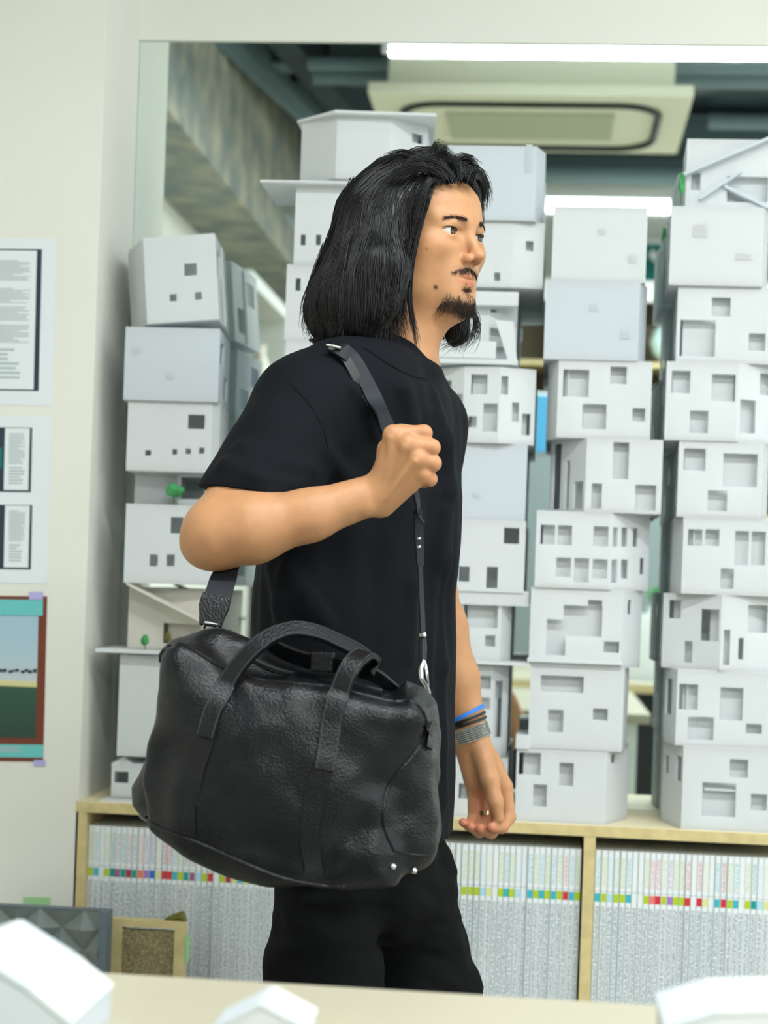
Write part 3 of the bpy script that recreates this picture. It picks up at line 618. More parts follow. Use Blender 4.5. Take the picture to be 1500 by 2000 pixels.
lathe('globe_vase', on_shelf(1316, 0), BALL, 'glaze', 'round pale aqua globe vase on the top shelf of the rear bookcase', 'vase', 'pots on the rear bookcase')
lathe('bottle', on_shelf(1294, 1), BOT, 'glaze', 'pale aqua bottle, left of the pair on the second rear shelf', 'bottle', 'pots on the rear bookcase')
lathe('bottle', on_shelf(1334, 1), BOT, 'glaze', 'pale aqua bottle, right of the pair on the second rear shelf', 'bottle', 'pots on the rear bookcase')
# framed picture and white model on the bookcase top
c = RV(1290, 520); z0 = btop + .03
pf = empty('framed_picture', (c.x, yb0 + .1, z0)); tag(pf, 'small white framed picture of pale shapes on top of the rear bookcase', 'picture')
MB().box((c.x - .09, yb0 + .1, z0), (c.x + .09, yb0 + .12, z0 + .24)).build('frame', M['white_wall'], pf)
MB().box((c.x - .07, yb0 + .12, z0 + .02), (c.x + .07, yb0 + .122, z0 + .22)).build('picture', M['teal_ink'], pf)
MB().obox((c.x - .05, yb0 + .122, z0 + .16), (.09, 0, -.08), (0, .002, 0), (.02, 0, .035)).build('pale_shape', M['foil'], pf)
# photo boards leaning on the bookcase
def board(px0, py0, px1, py1, sky, ground, label, shape):
    Yb_ = YV - .05; a, b_ = RV(px0, py0, Yb_), RV(px1, py1, Yb_); y = a.y; zb_ = .76
    e = empty('photo_board', ((a.x + b_.x)/2, y, zb_)); tag(e, label, 'photo board')
    h0 = b_.z
    MB().box((a.x, y - .012, zb_), (b_.x, y, a.z)).build('board', M['white_wall'], e)
    MB().box((a.x + .01, y, h0), (b_.x - .01, y + .002, a.z - .01)).build('sky_print', sky, e)
    MB().box((a.x + .01, y, zb_ + .02), (b_.x - .01, y + .002, h0)).build('ground_print', ground, e)
    MB().prism([(a.x + (b_.x - a.x) * u, y + .0022, h0 + (a.z - h0) * v) for u, v in shape], (0, .001, 0)).build('print_shape', M['hill'], e)
M['hill'] = mat('brown_print_shape', lin(96, 88, 78), .6)
sky1 = mat('sky_print', lin(120, 170, 190), .5); sky2 = mat('deep_sky_print', lin(50, 130, 170), .5); gr1 = mat('grey_print', lin(110, 122, 124), .6); gr2 = mat('dark_print', lin(60, 62, 66), .6)
# (the boards stand on the rear desk)
board(470, 738, 640, 850, sky1, gr2, 'photo board of a brown house under pale sky, left in the mirror', [(.0, .0), (.0, .9), (.18, .75), (.42, .6), (.42, .0)])
board(1000, 765, 1420, 900, sky2, gr1, 'wide photo board of dark hills under deep blue sky, right in the mirror', [(.0, .0), (.3, .1), (.6, .16), (.8, .06), (1., .12), (1., .0)])
# rear desk
DY1, DY0 = -.25, -1.55
dk = empty('rear_desk', (1.0, (DY0 + DY1)/2, 0)); tag(dk, 'long pale desk, shade under it made by a black panel, behind the photographer, seen in the mirror', 'desk')
MB().box((XL + .5, -1.80, .73), (2.9, DY1, .76)).build('desk_top', M['table'], dk)
MB().box((XL + .5, DY1 - .002, .725), (2.9, DY1 + .004, .758)).build('edge_strip', M['oak'], dk)
MB().box((XL + .55, DY1 - .08, .0), (2.85, DY1 - .06, .73)).build('shade_panel', M['black'], dk)  # black panel stands in for the shade under the desk
for x in (XL + .55, 2.8): MB().box((x, DY0, 0), (x + .05, DY1 - .08, .73)).build('leg_panel', M['black'], dk)
c = MV(P(1262, 1200, 7.45)); h_ = c.z - .76
o = MB().box((c.x - .12, c.y - .16, .76), (c.x + .16, c.y + .02, c.z)).build('plinth_model', M['board'], None, bevel=.003); tag(o, 'plain white card block on the rear desk under a small plant', 'card model')
t = empty('small_plant', (c.x + .03, c.y - .05, c.z)); tag(t, 'small bright green plant in a white cup, blurred in the mirror', 'plant')
MB().tube([(c.x + .03, c.y - .05, c.z), (c.x + .03, c.y - .05, c.z + .03)], [.018, .022], 12).build('cup', M['foil'], t, True)
for i in range(22):
    a = random.uniform(0, 6.28); l_ = random.uniform(.05, .095); r_ = random.uniform(.01, .035); b0 = Vector((c.x + .03, c.y - .05, c.z + .028)); tp = b0 + Vector((math.cos(a)*r_, math.sin(a)*r_, l_))
    MB().tube([b0, b0.lerp(tp, .5) + Vector((0, 0, .012)), tp], [.003, .007, .001], 5).build('leaf', M['green'], t, True)
# ================================================================== SMOOTH SURFACES: signed distances meshed by surface nets
class Sdf:
    def __init__(s): s.ops = []; s.disp = None
    def add(s, prim, k=.01, sub=False):
        f, c, r = prim; s.ops.append((f, np.asarray(c, np.float32), float(r), float(k), sub)); return s
    def ev(s, p, bc=None, br=None):
        d = np.full(len(p), .5, np.float32)
        for f, c, r, k, sub in s.ops:
            if bc is not None and np.linalg.norm(bc - c) - r * 1.08 > br + k + .022: continue
            q = f(p)
            if sub:
                q = -q
                if k > 0:
                    h = np.clip(.5 + .5 * (q - d) / k, 0, 1); d = d + (q - d) * h + k * h * (1 - h)
                else: d = np.maximum(d, q)
            elif k > 0:
                h = np.clip(.5 + .5 * (d - q) / k, 0, 1); d = d + (q - d) * h - k * h * (1 - h)
            else: d = np.minimum(d, q)
        if s.disp is not None: d = d + s.disp(p)
        return d
    def mesh(s, lo, hi, h, B=16):
        lo = np.asarray(lo, np.float64); hi = np.asarray(hi, np.float64)
        nb = np.ceil((hi - lo) / (h * B)).astype(int); N_ = nb * B + 4
        bi = np.stack(np.meshgrid(*[np.arange(n) for n in nb], indexing='ij'), -1).reshape(-1, 3)
        ctr = (lo + (bi + .5) * B * h).astype(np.float32); hd = B * h * .5 * 1.7321
        dc = s.ev(ctr); act = bi[np.abs(dc) < hd * 2 + .012]
        g = np.stack(np.meshgrid(*[np.arange(B + 1)] * 3, indexing='ij'), -1).reshape(-1, 3)
        VK, VP, EK = [], [], [[], [], []]
        key = lambda ijk: (ijk[:, 0].astype(np.int64) * N_[1] + ijk[:, 1]) * N_[2] + ijk[:, 2]
        n1 = B + 1
        for b_ in act:
            o = lo + b_ * B * h
            d = s.ev((o + g * h).astype(np.float32), (o + B*h*.5).astype(np.float32), hd).reshape(n1, n1, n1)
            ins = d < 0
            if ins.all() or not ins.any(): continue
            acc = np.zeros((B, B, B, 3), np.float32); cnt = np.zeros((B, B, B), np.float32)
            for ax in range(3):
                sl0 = [slice(None)] * 3; sl1 = [slice(None)] * 3; sl0[ax] = slice(0, B); sl1[ax] = slice(1, n1)
                d0, d1 = d[tuple(sl0)], d[tuple(sl1)]; cr_ = (d0 < 0) != (d1 < 0)
                t = np.where(cr_, d0 / np.where(cr_, d0 - d1, 1), 0)
                o1, o2 = [a for a in range(3) if a != ax]
                for u in (0, 1):
                    for v in (0, 1):
                        sl = [slice(None)] * 3; sl[o1] = slice(u, u + B); sl[o2] = slice(v, v + B); sl = tuple(sl)
                        c_ = cr_[sl]; cnt += c_
                        acc[..., ax] += np.where(c_, t[sl], 0); acc[..., o1] += c_ * u; acc[..., o2] += c_ * v
                sl = [slice(0, B)] * 3; e = np.argwhere(cr_[tuple(sl)])
                if len(e):
                    flip = d0[tuple(e.T)] < 0
                    EK[ax].append(np.c_[e + b_ * B, flip])
            idx = np.argwhere(cnt > 0)
            if len(idx):
                c_ = cnt[tuple(idx.T)][:, None]; VP.append(o + (idx + acc[tuple(idx.T)] / c_) * h); VK.append(key(idx + b_ * B))
        VK = np.concatenate(VK); VP = np.concatenate(VP); od = np.argsort(VK); VK = VK[od]; VP = VP[od]
        Q = []
        for ax in range(3):
            if not EK[ax]: continue
            e = np.concatenate(EK[ax]); fl = e[:, 3].astype(bool); e = e[:, :3]; o1, o2 = (ax + 1) % 3, (ax + 2) % 3
            cs = []
            for u, v in ((0, 0), (1, 0), (1, 1), (0, 1)):
                c_ = e.copy(); c_[:, o1] -= u; c_[:, o2] -= v; cs.append(c_)
            ks = [key(c_) for c_ in cs]; ix = [np.clip(np.searchsorted(VK, k_), 0, len(VK) - 1) for k_ in ks]
            ok = np.all([VK[i] == k_ for i, k_ in zip(ix, ks)], axis=0)
            q = np.stack(ix, -1); q[fl] = q[fl][:, ::-1]; Q.append(q[ok][:, ::-1])
        return VP, np.concatenate(Q)
def main_island(V, Q):                # keep the largest connected piece
    lab = np.arange(len(V))
    while True:
        m_ = lab[Q].min(1); new = lab.copy()
        for i in range(4): np.minimum.at(new, Q[:, i], m_)
        new = new[new]
        if (new == lab).all(): break
        lab = new
    k = np.argmax(np.bincount(lab)); keep = lab == k; ix = np.cumsum(keep) - 1; Q = Q[keep[Q[:, 0]]]
    return V[keep], ix[Q]
def relax(V, Q, it=1, lam=.5):
    for _ in range(it):
        a = np.zeros_like(V); c = np.zeros(len(V))
        for i in range(4):
            j = Q[:, (i + 1) % 4]
            for k in range(3): a[:, k] += np.bincount(Q[:, i], V[j, k], len(V)) + np.bincount(j, V[Q[:, i], k], len(V))
            c += np.bincount(Q[:, i], minlength=len(V)) + np.bincount(j, minlength=len(V))
        V = V + lam * (a / np.maximum(c, 1)[:, None] - V)
    return V
def net_mesh(name, V, Q):
    me = bpy.data.meshes.new(name); me.vertices.add(len(V)); me.vertices.foreach_set('co', V.astype(np.float32).ravel())
    me.loops.add(Q.size); me.loops.foreach_set('vertex_index', Q.astype(np.int32).ravel())
    me.polygons.add(len(Q)); me.polygons.foreach_set('loop_start', np.arange(0, Q.size, 4, dtype=np.int32)); me.polygons.foreach_set('loop_total', np.full(len(Q), 4, np.int32))
    me.update(calc_edges=True); me.validate(); return me
def close_holes(me):
    bm = bmesh.new(); bm.from_mesh(me); ed = [e for e in bm.edges if len(e.link_faces) == 1]
    if ed: bmesh.ops.holes_fill(bm, edges=ed, sides=0); bm.to_mesh(me)
    bm.free(); return me
def paint(me, V, layers, base):
    """colour attribute: base colour and soft spots [(centre, radius, colour, strength)]"""
    c = np.tile(np.asarray(base, np.float32), (len(me.vertices), 1))
    for f, col, st in layers:
        w = np.clip(f(V), 0, 1)[:, None] * st; c = c * (1 - w) + np.asarray(col, np.float32) * w
    at = me.color_attributes.new('tint', 'FLOAT_COLOR', 'POINT'); at.data.foreach_set('color', c.ravel())
A_ = lambda v: np.asarray(v, np.float32)
def cone(a, b, r1, r2):               # round cone between two points
    a, b = A_(a), A_(b); ab = b - a; l2 = float(ab @ ab) + 1e-12
    def f(p):
        t = np.clip(((p - a) @ ab) / l2, 0, 1); return np.linalg.norm(p - a - t[:, None] * ab, axis=1) - (r1 + (r2 - r1) * t)
    return f, (a + b) / 2, np.sqrt(l2) / 2 + max(r1, r2)
def ell(c, r, R=None):                # ellipsoid, R columns are its axes
    c, r = A_(c), A_(r)
    def f(p):
        q = p - c
        if R is not None: q = q @ A_(R)
        k0 = np.linalg.norm(q / r, axis=1); k1 = np.linalg.norm(q / (r * r), axis=1) + 1e-9
        return np.where(k0 < .05, -float(r.min()), k0 * (k0 - 1) / k1)
    return f, c, float(r.max())
def flatcone(a, b, r1, r2, n, fl):    # cone squashed along direction n by factor fl
    a, b, n = A_(a), A_(b), A_(n) / np.linalg.norm(n); ab = b - a; l2 = float(ab @ ab) + 1e-12
    def f(p):
        t = np.clip(((p - a) @ ab) / l2, 0, 1); q = p - a - t[:, None] * ab; s_ = q @ n
        q = q + (s_ * (1 / fl - 1))[:, None] * n; r = r1 + (r2 - r1) * t
        return (np.linalg.norm(q, axis=1) - r) * fl ** .5
    return f, (a + b) / 2, np.sqrt(l2) / 2 + max(r1, r2)
def zloft(tab, ax, ay):               # stacked ellipses: rows (z, cx, cy, a, b); ax, ay unit axes in XY
    tab = np.asarray(sorted(tab), np.float32); z0, z1 = tab[0, 0], tab[-1, 0]; ax, ay = A_(ax), A_(ay)
    cm = tab[:, 1:3].mean(0)
    def f(p):
        z = p[:, 2]; cx, cy, a, b = [np.interp(z, tab[:, 0], tab[:, i]) for i in (1, 2, 3, 4)]
        u = (p[:, 0] - cx) * ax[0] + (p[:, 1] - cy) * ax[1]; v = (p[:, 0] - cx) * ay[0] + (p[:, 1] - cy) * ay[1]
        k0 = np.sqrt((u/a)**2 + (v/b)**2); k1 = np.sqrt((u/a/a)**2 + (v/b/b)**2) + 1e-9
        d = np.where(k0 < .1, -np.minimum(a, b), k0 * (k0 - 1) / k1)
        return np.maximum(d, np.maximum(z0 - z, z - z1)).astype(np.float32)
    return f, (cm[0], cm[1], (z0 + z1) / 2), (z1 - z0) / 2 + tab[:, 3:].max() + np.abs(tab[:, 1:3] - cm).max() + .06
def halfspace(pt, n, r=3.0):          # solid where (p-pt).n > 0
    pt, n = A_(pt), A_(n) / np.linalg.norm(n)
    return (lambda p: -((p - pt) @ n)), pt, r
def chain(S_, pts, rs, k=.01):
    for i in range(len(pts) - 1): S_.add(cone(pts[i], pts[i+1], rs[i], rs[i+1]), k)
def vnoise(p, freq, seed=0):          # smooth value noise in numpy
    q = p * freq; i = np.floor(q).astype(np.int64); f = q - i; f = f * f * (3 - 2 * f)
    def hsh(a): 
        n = (a[:, 0] * 73856093) ^ (a[:, 1] * 19349663) ^ (a[:, 2] * 83492791) ^ (seed * 2654435761)
        n = (n ^ (n >> 13)) * 1274126177; return ((n ^ (n >> 16)) & 0xffff) / 65535.0
    r = 0
    for dx in (0, 1):
        for dy in (0, 1):
            for dz in (0, 1):
                w = (f[:, 0] if dx else 1 - f[:, 0]) * (f[:, 1] if dy else 1 - f[:, 1]) * (f[:, 2] if dz else 1 - f[:, 2])
                r = r + w * hsh(i + np.array([dx, dy, dz]))
    return (r - .5).astype(np.float32)

def hit(S_, px, far=3.2, near=1.6):   # first surface point of S_ along the rays through the pixels
    px = np.asarray(px, np.float64); D = np.array([list(ray(x, y).normalized()) for x, y in px], np.float32); o = A_(CAM)
    t = np.full(len(px), near, np.float32)
    for _ in range(90):
        d = S_.ev(o + D * t[:, None]); t = np.minimum(t + np.clip(d * .8, -.02, .05), far)
    return o + D * t[:, None]
def grad(S_, q, e=.002):
    g = np.stack([S_.ev((q + A_(v) * e).astype(np.float32)) - S_.ev((q - A_(v) * e).astype(np.float32)) for v in ((1,0,0),(0,1,0),(0,0,1))], 1)
    return g / (np.linalg.norm(g, axis=1, keepdims=True) + 1e-9)
def strands_mesh(name, paths, r0, r1, sides=3):
    """paths (N, K, 3): tapering hair strands as one mesh"""
    paths = np.asarray(paths, np.float64); n, k, _ = paths.shape
    t = np.gradient(paths, axis=1); t /= np.linalg.norm(t, axis=2, keepdims=True) + 1e-9
    a = np.cross(t, np.array([.31, .77, .55])); a /= np.linalg.norm(a, axis=2, keepdims=True) + 1e-9; b = np.cross(t, a)
    w = np.linspace(0, 1, k) ** 1.6; r = (np.asarray(r0).reshape(-1, 1) * (1 - w) + r1 * w)[..., None]
    vs = np.stack([paths + (a * math.cos(2*math.pi*i/sides) + b * math.sin(2*math.pi*i/sides)) * r for i in range(sides)], 2).reshape(-1, 3)
    base = (np.arange(n)[:, None] * k + np.arange(k - 1)[None]).reshape(-1) * sides
    Q = np.concatenate([np.stack([base + i, base + (i+1) % sides, base + sides + (i+1) % sides, base + sides + i], 1) for i in range(sides)])
    return net_mesh(name, vs, Q)
# ================================================================== THE MAN
YC = 2.50
def axes(deg):
    a = math.radians(deg); return A_((math.cos(a), -math.sin(a), 0)), A_((math.sin(a), math.cos(a), 0))
HF, HL = axes(34.5); HZ = A_((0, 0, 1)); HR = np.stack([HF, HL, HZ], 1)
HO = A_(P(824, 468, YC)); HS = .94
def zc2(z): return z * .93 if z < 0 else z
def H(x, y, z): return HO + HS * (x*HF + y*HL + zc2(z)*HZ)
def HEL(c, r): return ell(H(*c), tuple(HS * v for v in r), HR)
def hcone(a, b, r1, r2): return cone(H(*a), H(*b), r1 * HS, r2 * HS)
TF, TL = axes(26.5)
p = lambda x, y, Y: A_(P(x, y, Y))
man = empty('person', (HO[0] - .05, YC, 0))
tag(man, 'man in black T-shirt and trousers walking right, gripping a shoulder strap', 'person')
# ---- joints
shR, elR, wrR = p(592, 790, 2.36), p(426, 1040, 2.215), p(730, 965, 2.235)
shL, elL, wrL = p(822, 830, 2.645), p(836, 1150, 2.715), p(920, 1432, 2.72)
rows = [(745, 640, 850), (775, 600, 872), (850, 566, 893), (960, 537, 907), (1050, 519, 902), (1150, 509, 892), (1300, 506, 889), (1450, 508, 888), (1560, 511, 886), (1640, 512, 884)]
def torso_tab(shrink):
    t = []
    for y, l, r in rows:
        c = p((l + r) / 2, y, YC); xe = (p(r, y, YC)[0] - p(l, y, YC)[0]) / 2 - shrink; a = xe / 1.18
        t.append((c[2], c[0], c[1], a, a * 1.6))
    return t
# ------------------------------------------------------------------ body (one continuous skin surface)
B_ = Sdf()
B_.add(HEL((-.016, 0, .022), (.092, .074, .084)), 0)
B_.add(HEL((.028, 0, .034), (.062, .064, .062)), .03)
B_.add(HEL((.024, 0, -.028), (.060, .058, .074)), .03)
for s in (-1, 1):
    B_.add(hcone((-.014, s*.051, -.058), (.064, s*.013, -.108), .016, .014), .026)
    B_.add(HEL((.056, s*.044, -.024), (.024, .019, .018)), .022)
    B_.add(HEL((.022, s*.048, -.060), (.034, .014, .034)), .03)
B_.add(HEL((.070, 0, -.109), (.0160, .020, .0135)), .020)
B_.add(HEL((.066, 0, -.070), (.0215, .031, .030)), .024)
for s in (-1, 1):
    B_.add(hcone((.0835, s*.010, .0170), (.066, s*.047, .0165), .0075, .0070), .014)         # brow ridge
    B_.add(HEL((.0925, s*.0325, -.001), (.0150, .0205, .0125)), .012, sub=True)                # socket
B_.add(hcone((.0820, 0, .012), (.1010, 0, -.028), .0058, .0072), .010)                         # nose bridge
B_.add(HEL((.1050, 0, -.0360), (.0110, .0092, .0085)), .007)                                  # tip
for s in (-1, 1):
    B_.add(HEL((.0935, s*.0112, -.0410), (.0105, .0058, .0070)), .005)                         # wings
    B_.add(HEL((.1010, s*.0058, -.0475), (.0062, .0028, .0034)), .003, sub=True)               # nostrils
# eyelids: shells round the eyeballs with an almond slit
EC = {s: H(.0702, s*.0325, -.0005) for s in (-1, 1)}; ER = .0134
def eye_axes(s):
    ax = A_(HF * .93 + HL * s * .25); ax /= np.linalg.norm(ax); return ax, np.cross(HZ, ax)
def lid(s):
    c = EC[s]; out = .0150; f0, _, _ = ell(c, (out,)*3); ax, sd = eye_axes(s); Rm = np.stack([ax, sd, HZ], 1)
    f1, _, _ = ell(c + ax * .0130 - HZ * .0004, (.012, .0180, .0048), Rm)
    return (lambda q: np.maximum(f0(q), -f1(q))), c, out
for s in (-1, 1): B_.add(lid(s), .0032)
for s in (-1, 1):                                                                              # upper lid fold
    B_.add(hcone((.0835, s*.0185, .0078), (.0838, s*.033, .0112), .0024, .0028), .005); B_.add(hcone((.0838, s*.033, .0112), (.0725, s*.0475, .0062), .0028, .0024), .005)
    B_.add(hcone((.0815, s*.0200, -.0105), (.0770, s*.0440, -.0105), .0020, .0022), .007)        # lower lid bag
# lips
for s in (-1, 1):
    B_.add(hcone((.0755, s*.0270, -.0700), (.0862, s*.0095, -.0655), .0024, .0042), .004)
    B_.add(hcone((.0862, s*.0095, -.0655), (.0880, 0, -.0665), .0042, .0038), .004)
    B_.add(hcone((.0755, s*.0245, -.0718), (.0845, s*.0080, -.0765), .0024, .0048), .004)
B_.add(hcone((.0845, -.0080, -.0765), (.0845, .0080, -.0765), .0048, .0048), .004)
B_.add(HEL((.0940, 0, -.0712), (.0140, .0260, .0009)), .0016, sub=True)
B_.add(HEL((.0890, 0, -.0905), (.0080, .0150, .0050)), .009, sub=True)                         # dip above the chin
for s in (-1, 1):                                                                              # ears
    Re = HR @ np.array(Matrix.Rotation(-.25, 3, 'Y') @ Matrix.Rotation(s * .35, 3, 'Z'), np.float32)
    B_.add(ell(H(-.013, s*.0765, -.014), (.0185, .0080, .0300), Re), .006)
    B_.add(ell(H(-.011, s*.0850, -.010), (.0110, .0050, .0190), Re), .004, sub=True)
    B_.add(HEL((-.004, s*.0745, -.044), (.0085, .0055, .0090)), .006)
# neck, shoulders, trunk
B_.add(cone(p(800, 560, YC), p(763, 700, 2.51), .054, .056), .025)
B_.add(cone(p(763, 700, 2.51), p(735, 790, 2.51), .056, .085), .03)
B_.add(cone(H(.045, 0, -.098), p(812, 690, 2.47), .018, .014), .04)
B_.add(cone(p(748, 735, 2.50), shR, .052, .050), .04); B_.add(cone(p(760, 745, 2.54), shL, .048, .045), .04)
B_.add(zloft(torso_tab(.014)[:7], TF, TL), .05)
# near arm
chain(B_, [shR, (shR + elR)/2 + A_((.004, -.004, .0)), elR], [.050, .047, .0405], .02)
chain(B_, [elR, p(492, 1031, 2.215), p(606, 1006, 2.22), wrR], [.0405, .0425, .0305, .0250], .016)
B_.add(ell(elR + A_((-.006, .010, -.008)), (.036, .036, .036)), .02)
# far arm
chain(B_, [shL, elL], [.045, .040], .02)
chain(B_, [elL, p(858, 1225, 2.72), p(890, 1325, 2.72), wrL], [.040, .0400, .0335, .0255], .016)
# near hand: fist round the strap, back of the hand to the camera
kn = [(768, 850, 2.208), (796, 868, 2.201), (816, 896, 2.204), (826, 926, 2.212)]
pip = [(828, 846, 2.212), (843, 874, 2.209), (846, 905, 2.211), (840, 936, 2.218)]
dip = [(818, 852, 2.238), (830, 880, 2.238), (832, 910, 2.239), (826, 940, 2.242)]
tip = [(792, 858, 2.247), (802, 886, 2.250), (804, 914, 2.251), (800, 942, 2.253)]
B_.add(ell(p(775, 912, 2.238), (.026, .017, .030)), .016)
for i in range(4):
    a = wrR + A_((.010, -.006 + .002*i, .012 - .008*i)); k_ = p(*kn[i]); r0 = (.0118, .0122, .0118, .0108)[i]
    B_.add(cone(a, k_, .0165, r0 * .98), .010)
for i in range(4):
    k_, a, b_, c = p(*kn[i]), p(*pip[i]), p(*dip[i]), p(*tip[i]); r0 = (.0118, .0122, .0116, .0102)[i]
    B_.add(ell(k_ + A_((0, -.001, 0)), (r0*1.04,)*3), .004)
    B_.add(cone(k_, a, r0 * .95, r0 * .86), .0035); B_.add(cone(a, b_, r0 * .86, r0 * .78), .0030); B_.add(cone(b_, c, r0 * .78, r0 * .66), .0030)
chain(B_, [wrR + A_((.012, .012, .012)), p(762, 880, 2.252), p(782, 850, 2.262), p(808, 845, 2.262)], [.016, .0145, .0120, .0095], .010)
B_.add(ell(wrR + A_((-.008, -.014, -.017)), (.0095, .0080, .0090)), .010)                        # wrist bone
B_.add(ell(elR + A_((-.020, .004, -.018)), (.020, .022, .018)), .02)                             # elbow point
for i in (0, 1, 2):                                                                            # tendons and veins
    B_.add(cone(wrR + A_((.02, -.0222, .012 - .009*i)), p(kn[i][0]-6, kn[i][1]+5, kn[i][2]-.0112), .0026, .0034), .0045)
B_.add(cone(p(750, 950, 2.2115), p(776, 905, 2.2055), .0019, .0017), .003); B_.add(cone(p(776, 905, 2.2055), p(772, 878, 2.2050), .0017, .0015), .003); B_.add(cone(p(776, 905, 2.2055), p(800, 898, 2.2010), .0016, .0013), .003)
# far hand: hanging, palm inwards, fingers curled
mc = [(986, 1536, 2.728), (967, 1547, 2.734), (945, 1550, 2.735), (925, 1546, 2.730)]
fp = [[(994, 1596, 2.722), (981, 1616, 2.700), (960, 1616, 2.680)], [(973, 1612, 2.732), (959, 1626, 2.708), (938, 1618, 2.688)],
      [(947, 1610, 2.732), (936, 1625, 2.708), (919, 1614, 2.690)], [(925, 1598, 2.728), (916, 1613, 2.708), (904, 1606, 2.692)]]
for i in range(4):
    a = wrL + A_((.010 - .007*i, 0, -.010)); r0 = (.0112, .0115, .0108, .0095)[i]
    B_.add(cone(a, p(*mc[i]), .0165, r0 * 1.1), .012)
    q = [p(*mc[i])] + [p(*t) for t in fp[i]]
    for j in range(3): B_.add(cone(q[j], q[j+1], r0 * (1.02, .92, .82)[j], r0 * (.92, .82, .68)[j]), .0035)
B_.add(ell(p(945, 1505, 2.722), (.026, .013, .034)), .012)
B_.add(ell(p(948, 1490, 2.708), (.014, .012, .024)), .012)
chain(B_, [wrL + A_((.012, -.008, -.012)), p(957, 1522, 2.692), p(968, 1566, 2.684), p(974, 1598, 2.684)], [.0150, .0135, .0108, .0080], .007)
V, Q = B_.mesh((elR[0] - .08, 2.10, P(700, 1700, YC).z), (P(1030, 1600, 2.72).x, 2.86, HO[2] + .14), .0019)
V = relax(V, Q, 1, .35)
me = close_holes(net_mesh('skin', V, Q))
hl = lambda v: ((v - HO) @ HR / HS) * np.where(((v - HO) @ HR)[:, 2:] < 0, A_((1, 1, 1/.93)), 1)                 # to head coordinates
def blob(c, r): return lambda v: 1.6 - 1.6 * np.linalg.norm((hl(v) - A_(c)) / A_(r), axis=1)
def lipf(v):
    q = hl(v); return 1.7 - 1.7 * np.maximum(np.linalg.norm((q - A_((.084, 0, -.0655))) / A_((.02, .0280, .0058)), axis=1) - .0, 0)
def lipf2(v):
    q = hl(v); return 1.7 - 1.7 * np.linalg.norm((q - A_((.084, 0, -.0765))) / A_((.02, .0255, .0066)), axis=1)
def wsp(c, r): c = A_(c); return lambda v: 1.5 - 1.5 * np.linalg.norm(v - c, axis=1) / r
SK = lin(184, 136, 96)
red = lin(184, 112, 80)
lay = [(blob((.095, 0, -.038), (.024, .022, .016)), lin(204, 130, 98), .5), (blob((.05, -.05, -.03), (.035, .03, .03)), lin(200, 142, 100), .4),
       (lipf, lin(176, 98, 82), .8), (lipf2, lin(182, 102, 86), .8),
       (lambda v: blob((.075, 0, -.108), (.040, .048, .026))(v), lin(128, 100, 78), .62),
       (blob((.084, 0, -.0565), (.022, .034, .0085)), lin(132, 102, 80), .5),
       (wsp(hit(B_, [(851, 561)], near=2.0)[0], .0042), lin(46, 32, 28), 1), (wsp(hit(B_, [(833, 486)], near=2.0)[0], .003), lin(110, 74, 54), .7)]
for t in [kn[0], kn[1], kn[2], kn[3]] + pip: lay.append((wsp(p(*t), .017), red, .35))
for f_ in fp: lay += [(wsp(p(*f_[2]), .013), lin(202, 116, 94), .8), (wsp(p(*f_[1]), .016), lin(198, 120, 94), .6)]
lay.append((wsp(p(950, 1570, 2.72), .04), lin(196, 128, 98), .5)); lay.append((wsp(elR, .05), lin(182, 124, 86), .5))
paint(me, np.asarray(V, np.float32), lay, SK)
ms = bpy.data.materials.new('skin'); ms.use_nodes = True; nt = ms.node_tree; N = nt.nodes; b = N['Principled BSDF']
at = N.new('ShaderNodeAttribute'); at.attribute_name = 'tint'
tc = N.new('ShaderNodeTexCoord'); nz = N.new('ShaderNodeTexNoise'); nz.inputs['Scale'].default_value = 55; nz.inputs['Detail'].default_value = 5; nt.links.new(tc.outputs['Object'], nz.inputs['Vector'])
mr2 = N.new('ShaderNodeMapRange'); mr2.inputs[1].default_value = .3; mr2.inputs[2].default_value = .7; mr2.inputs[3].default_value = .93; mr2.inputs[4].default_value = 1.05; nt.links.new(nz.outputs[0], mr2.inputs[0])
mx = N.new('ShaderNodeMix'); mx.data_type = 'RGBA'; mx.blend_type = 'MULTIPLY'; mx.inputs[0].default_value = 1; nt.links.new(at.outputs['Color'], mx.inputs[6]); nt.links.new(mr2.outputs[0], mx.inputs[7]); nt.links.new(mx.outputs[2], b.inputs['Base Color'])
b.inputs['Roughness'].default_value = .48; b.inputs['Specular IOR Level'].default_value = .38
b.inputs['Subsurface Weight'].default_value = .18; b.inputs['Subsurface Radius'].default_value = (.010, .004, .002); b.inputs['Subsurface Scale'].default_value = .6
nz3 = N.new('ShaderNodeTexNoise'); nz3.inputs['Scale'].default_value = 900; nt.links.new(tc.outputs['Object'], nz3.inputs['Vector'])
bp = N.new('ShaderNodeBump'); bp.inputs['Strength'].default_value = .10; bp.inputs['Distance'].default_value = .0006; nt.links.new(nz3.outputs[0], bp.inputs['Height']); nt.links.new(bp.outputs[0], b.inputs['Normal'])
link('body', me, ms, man, True)
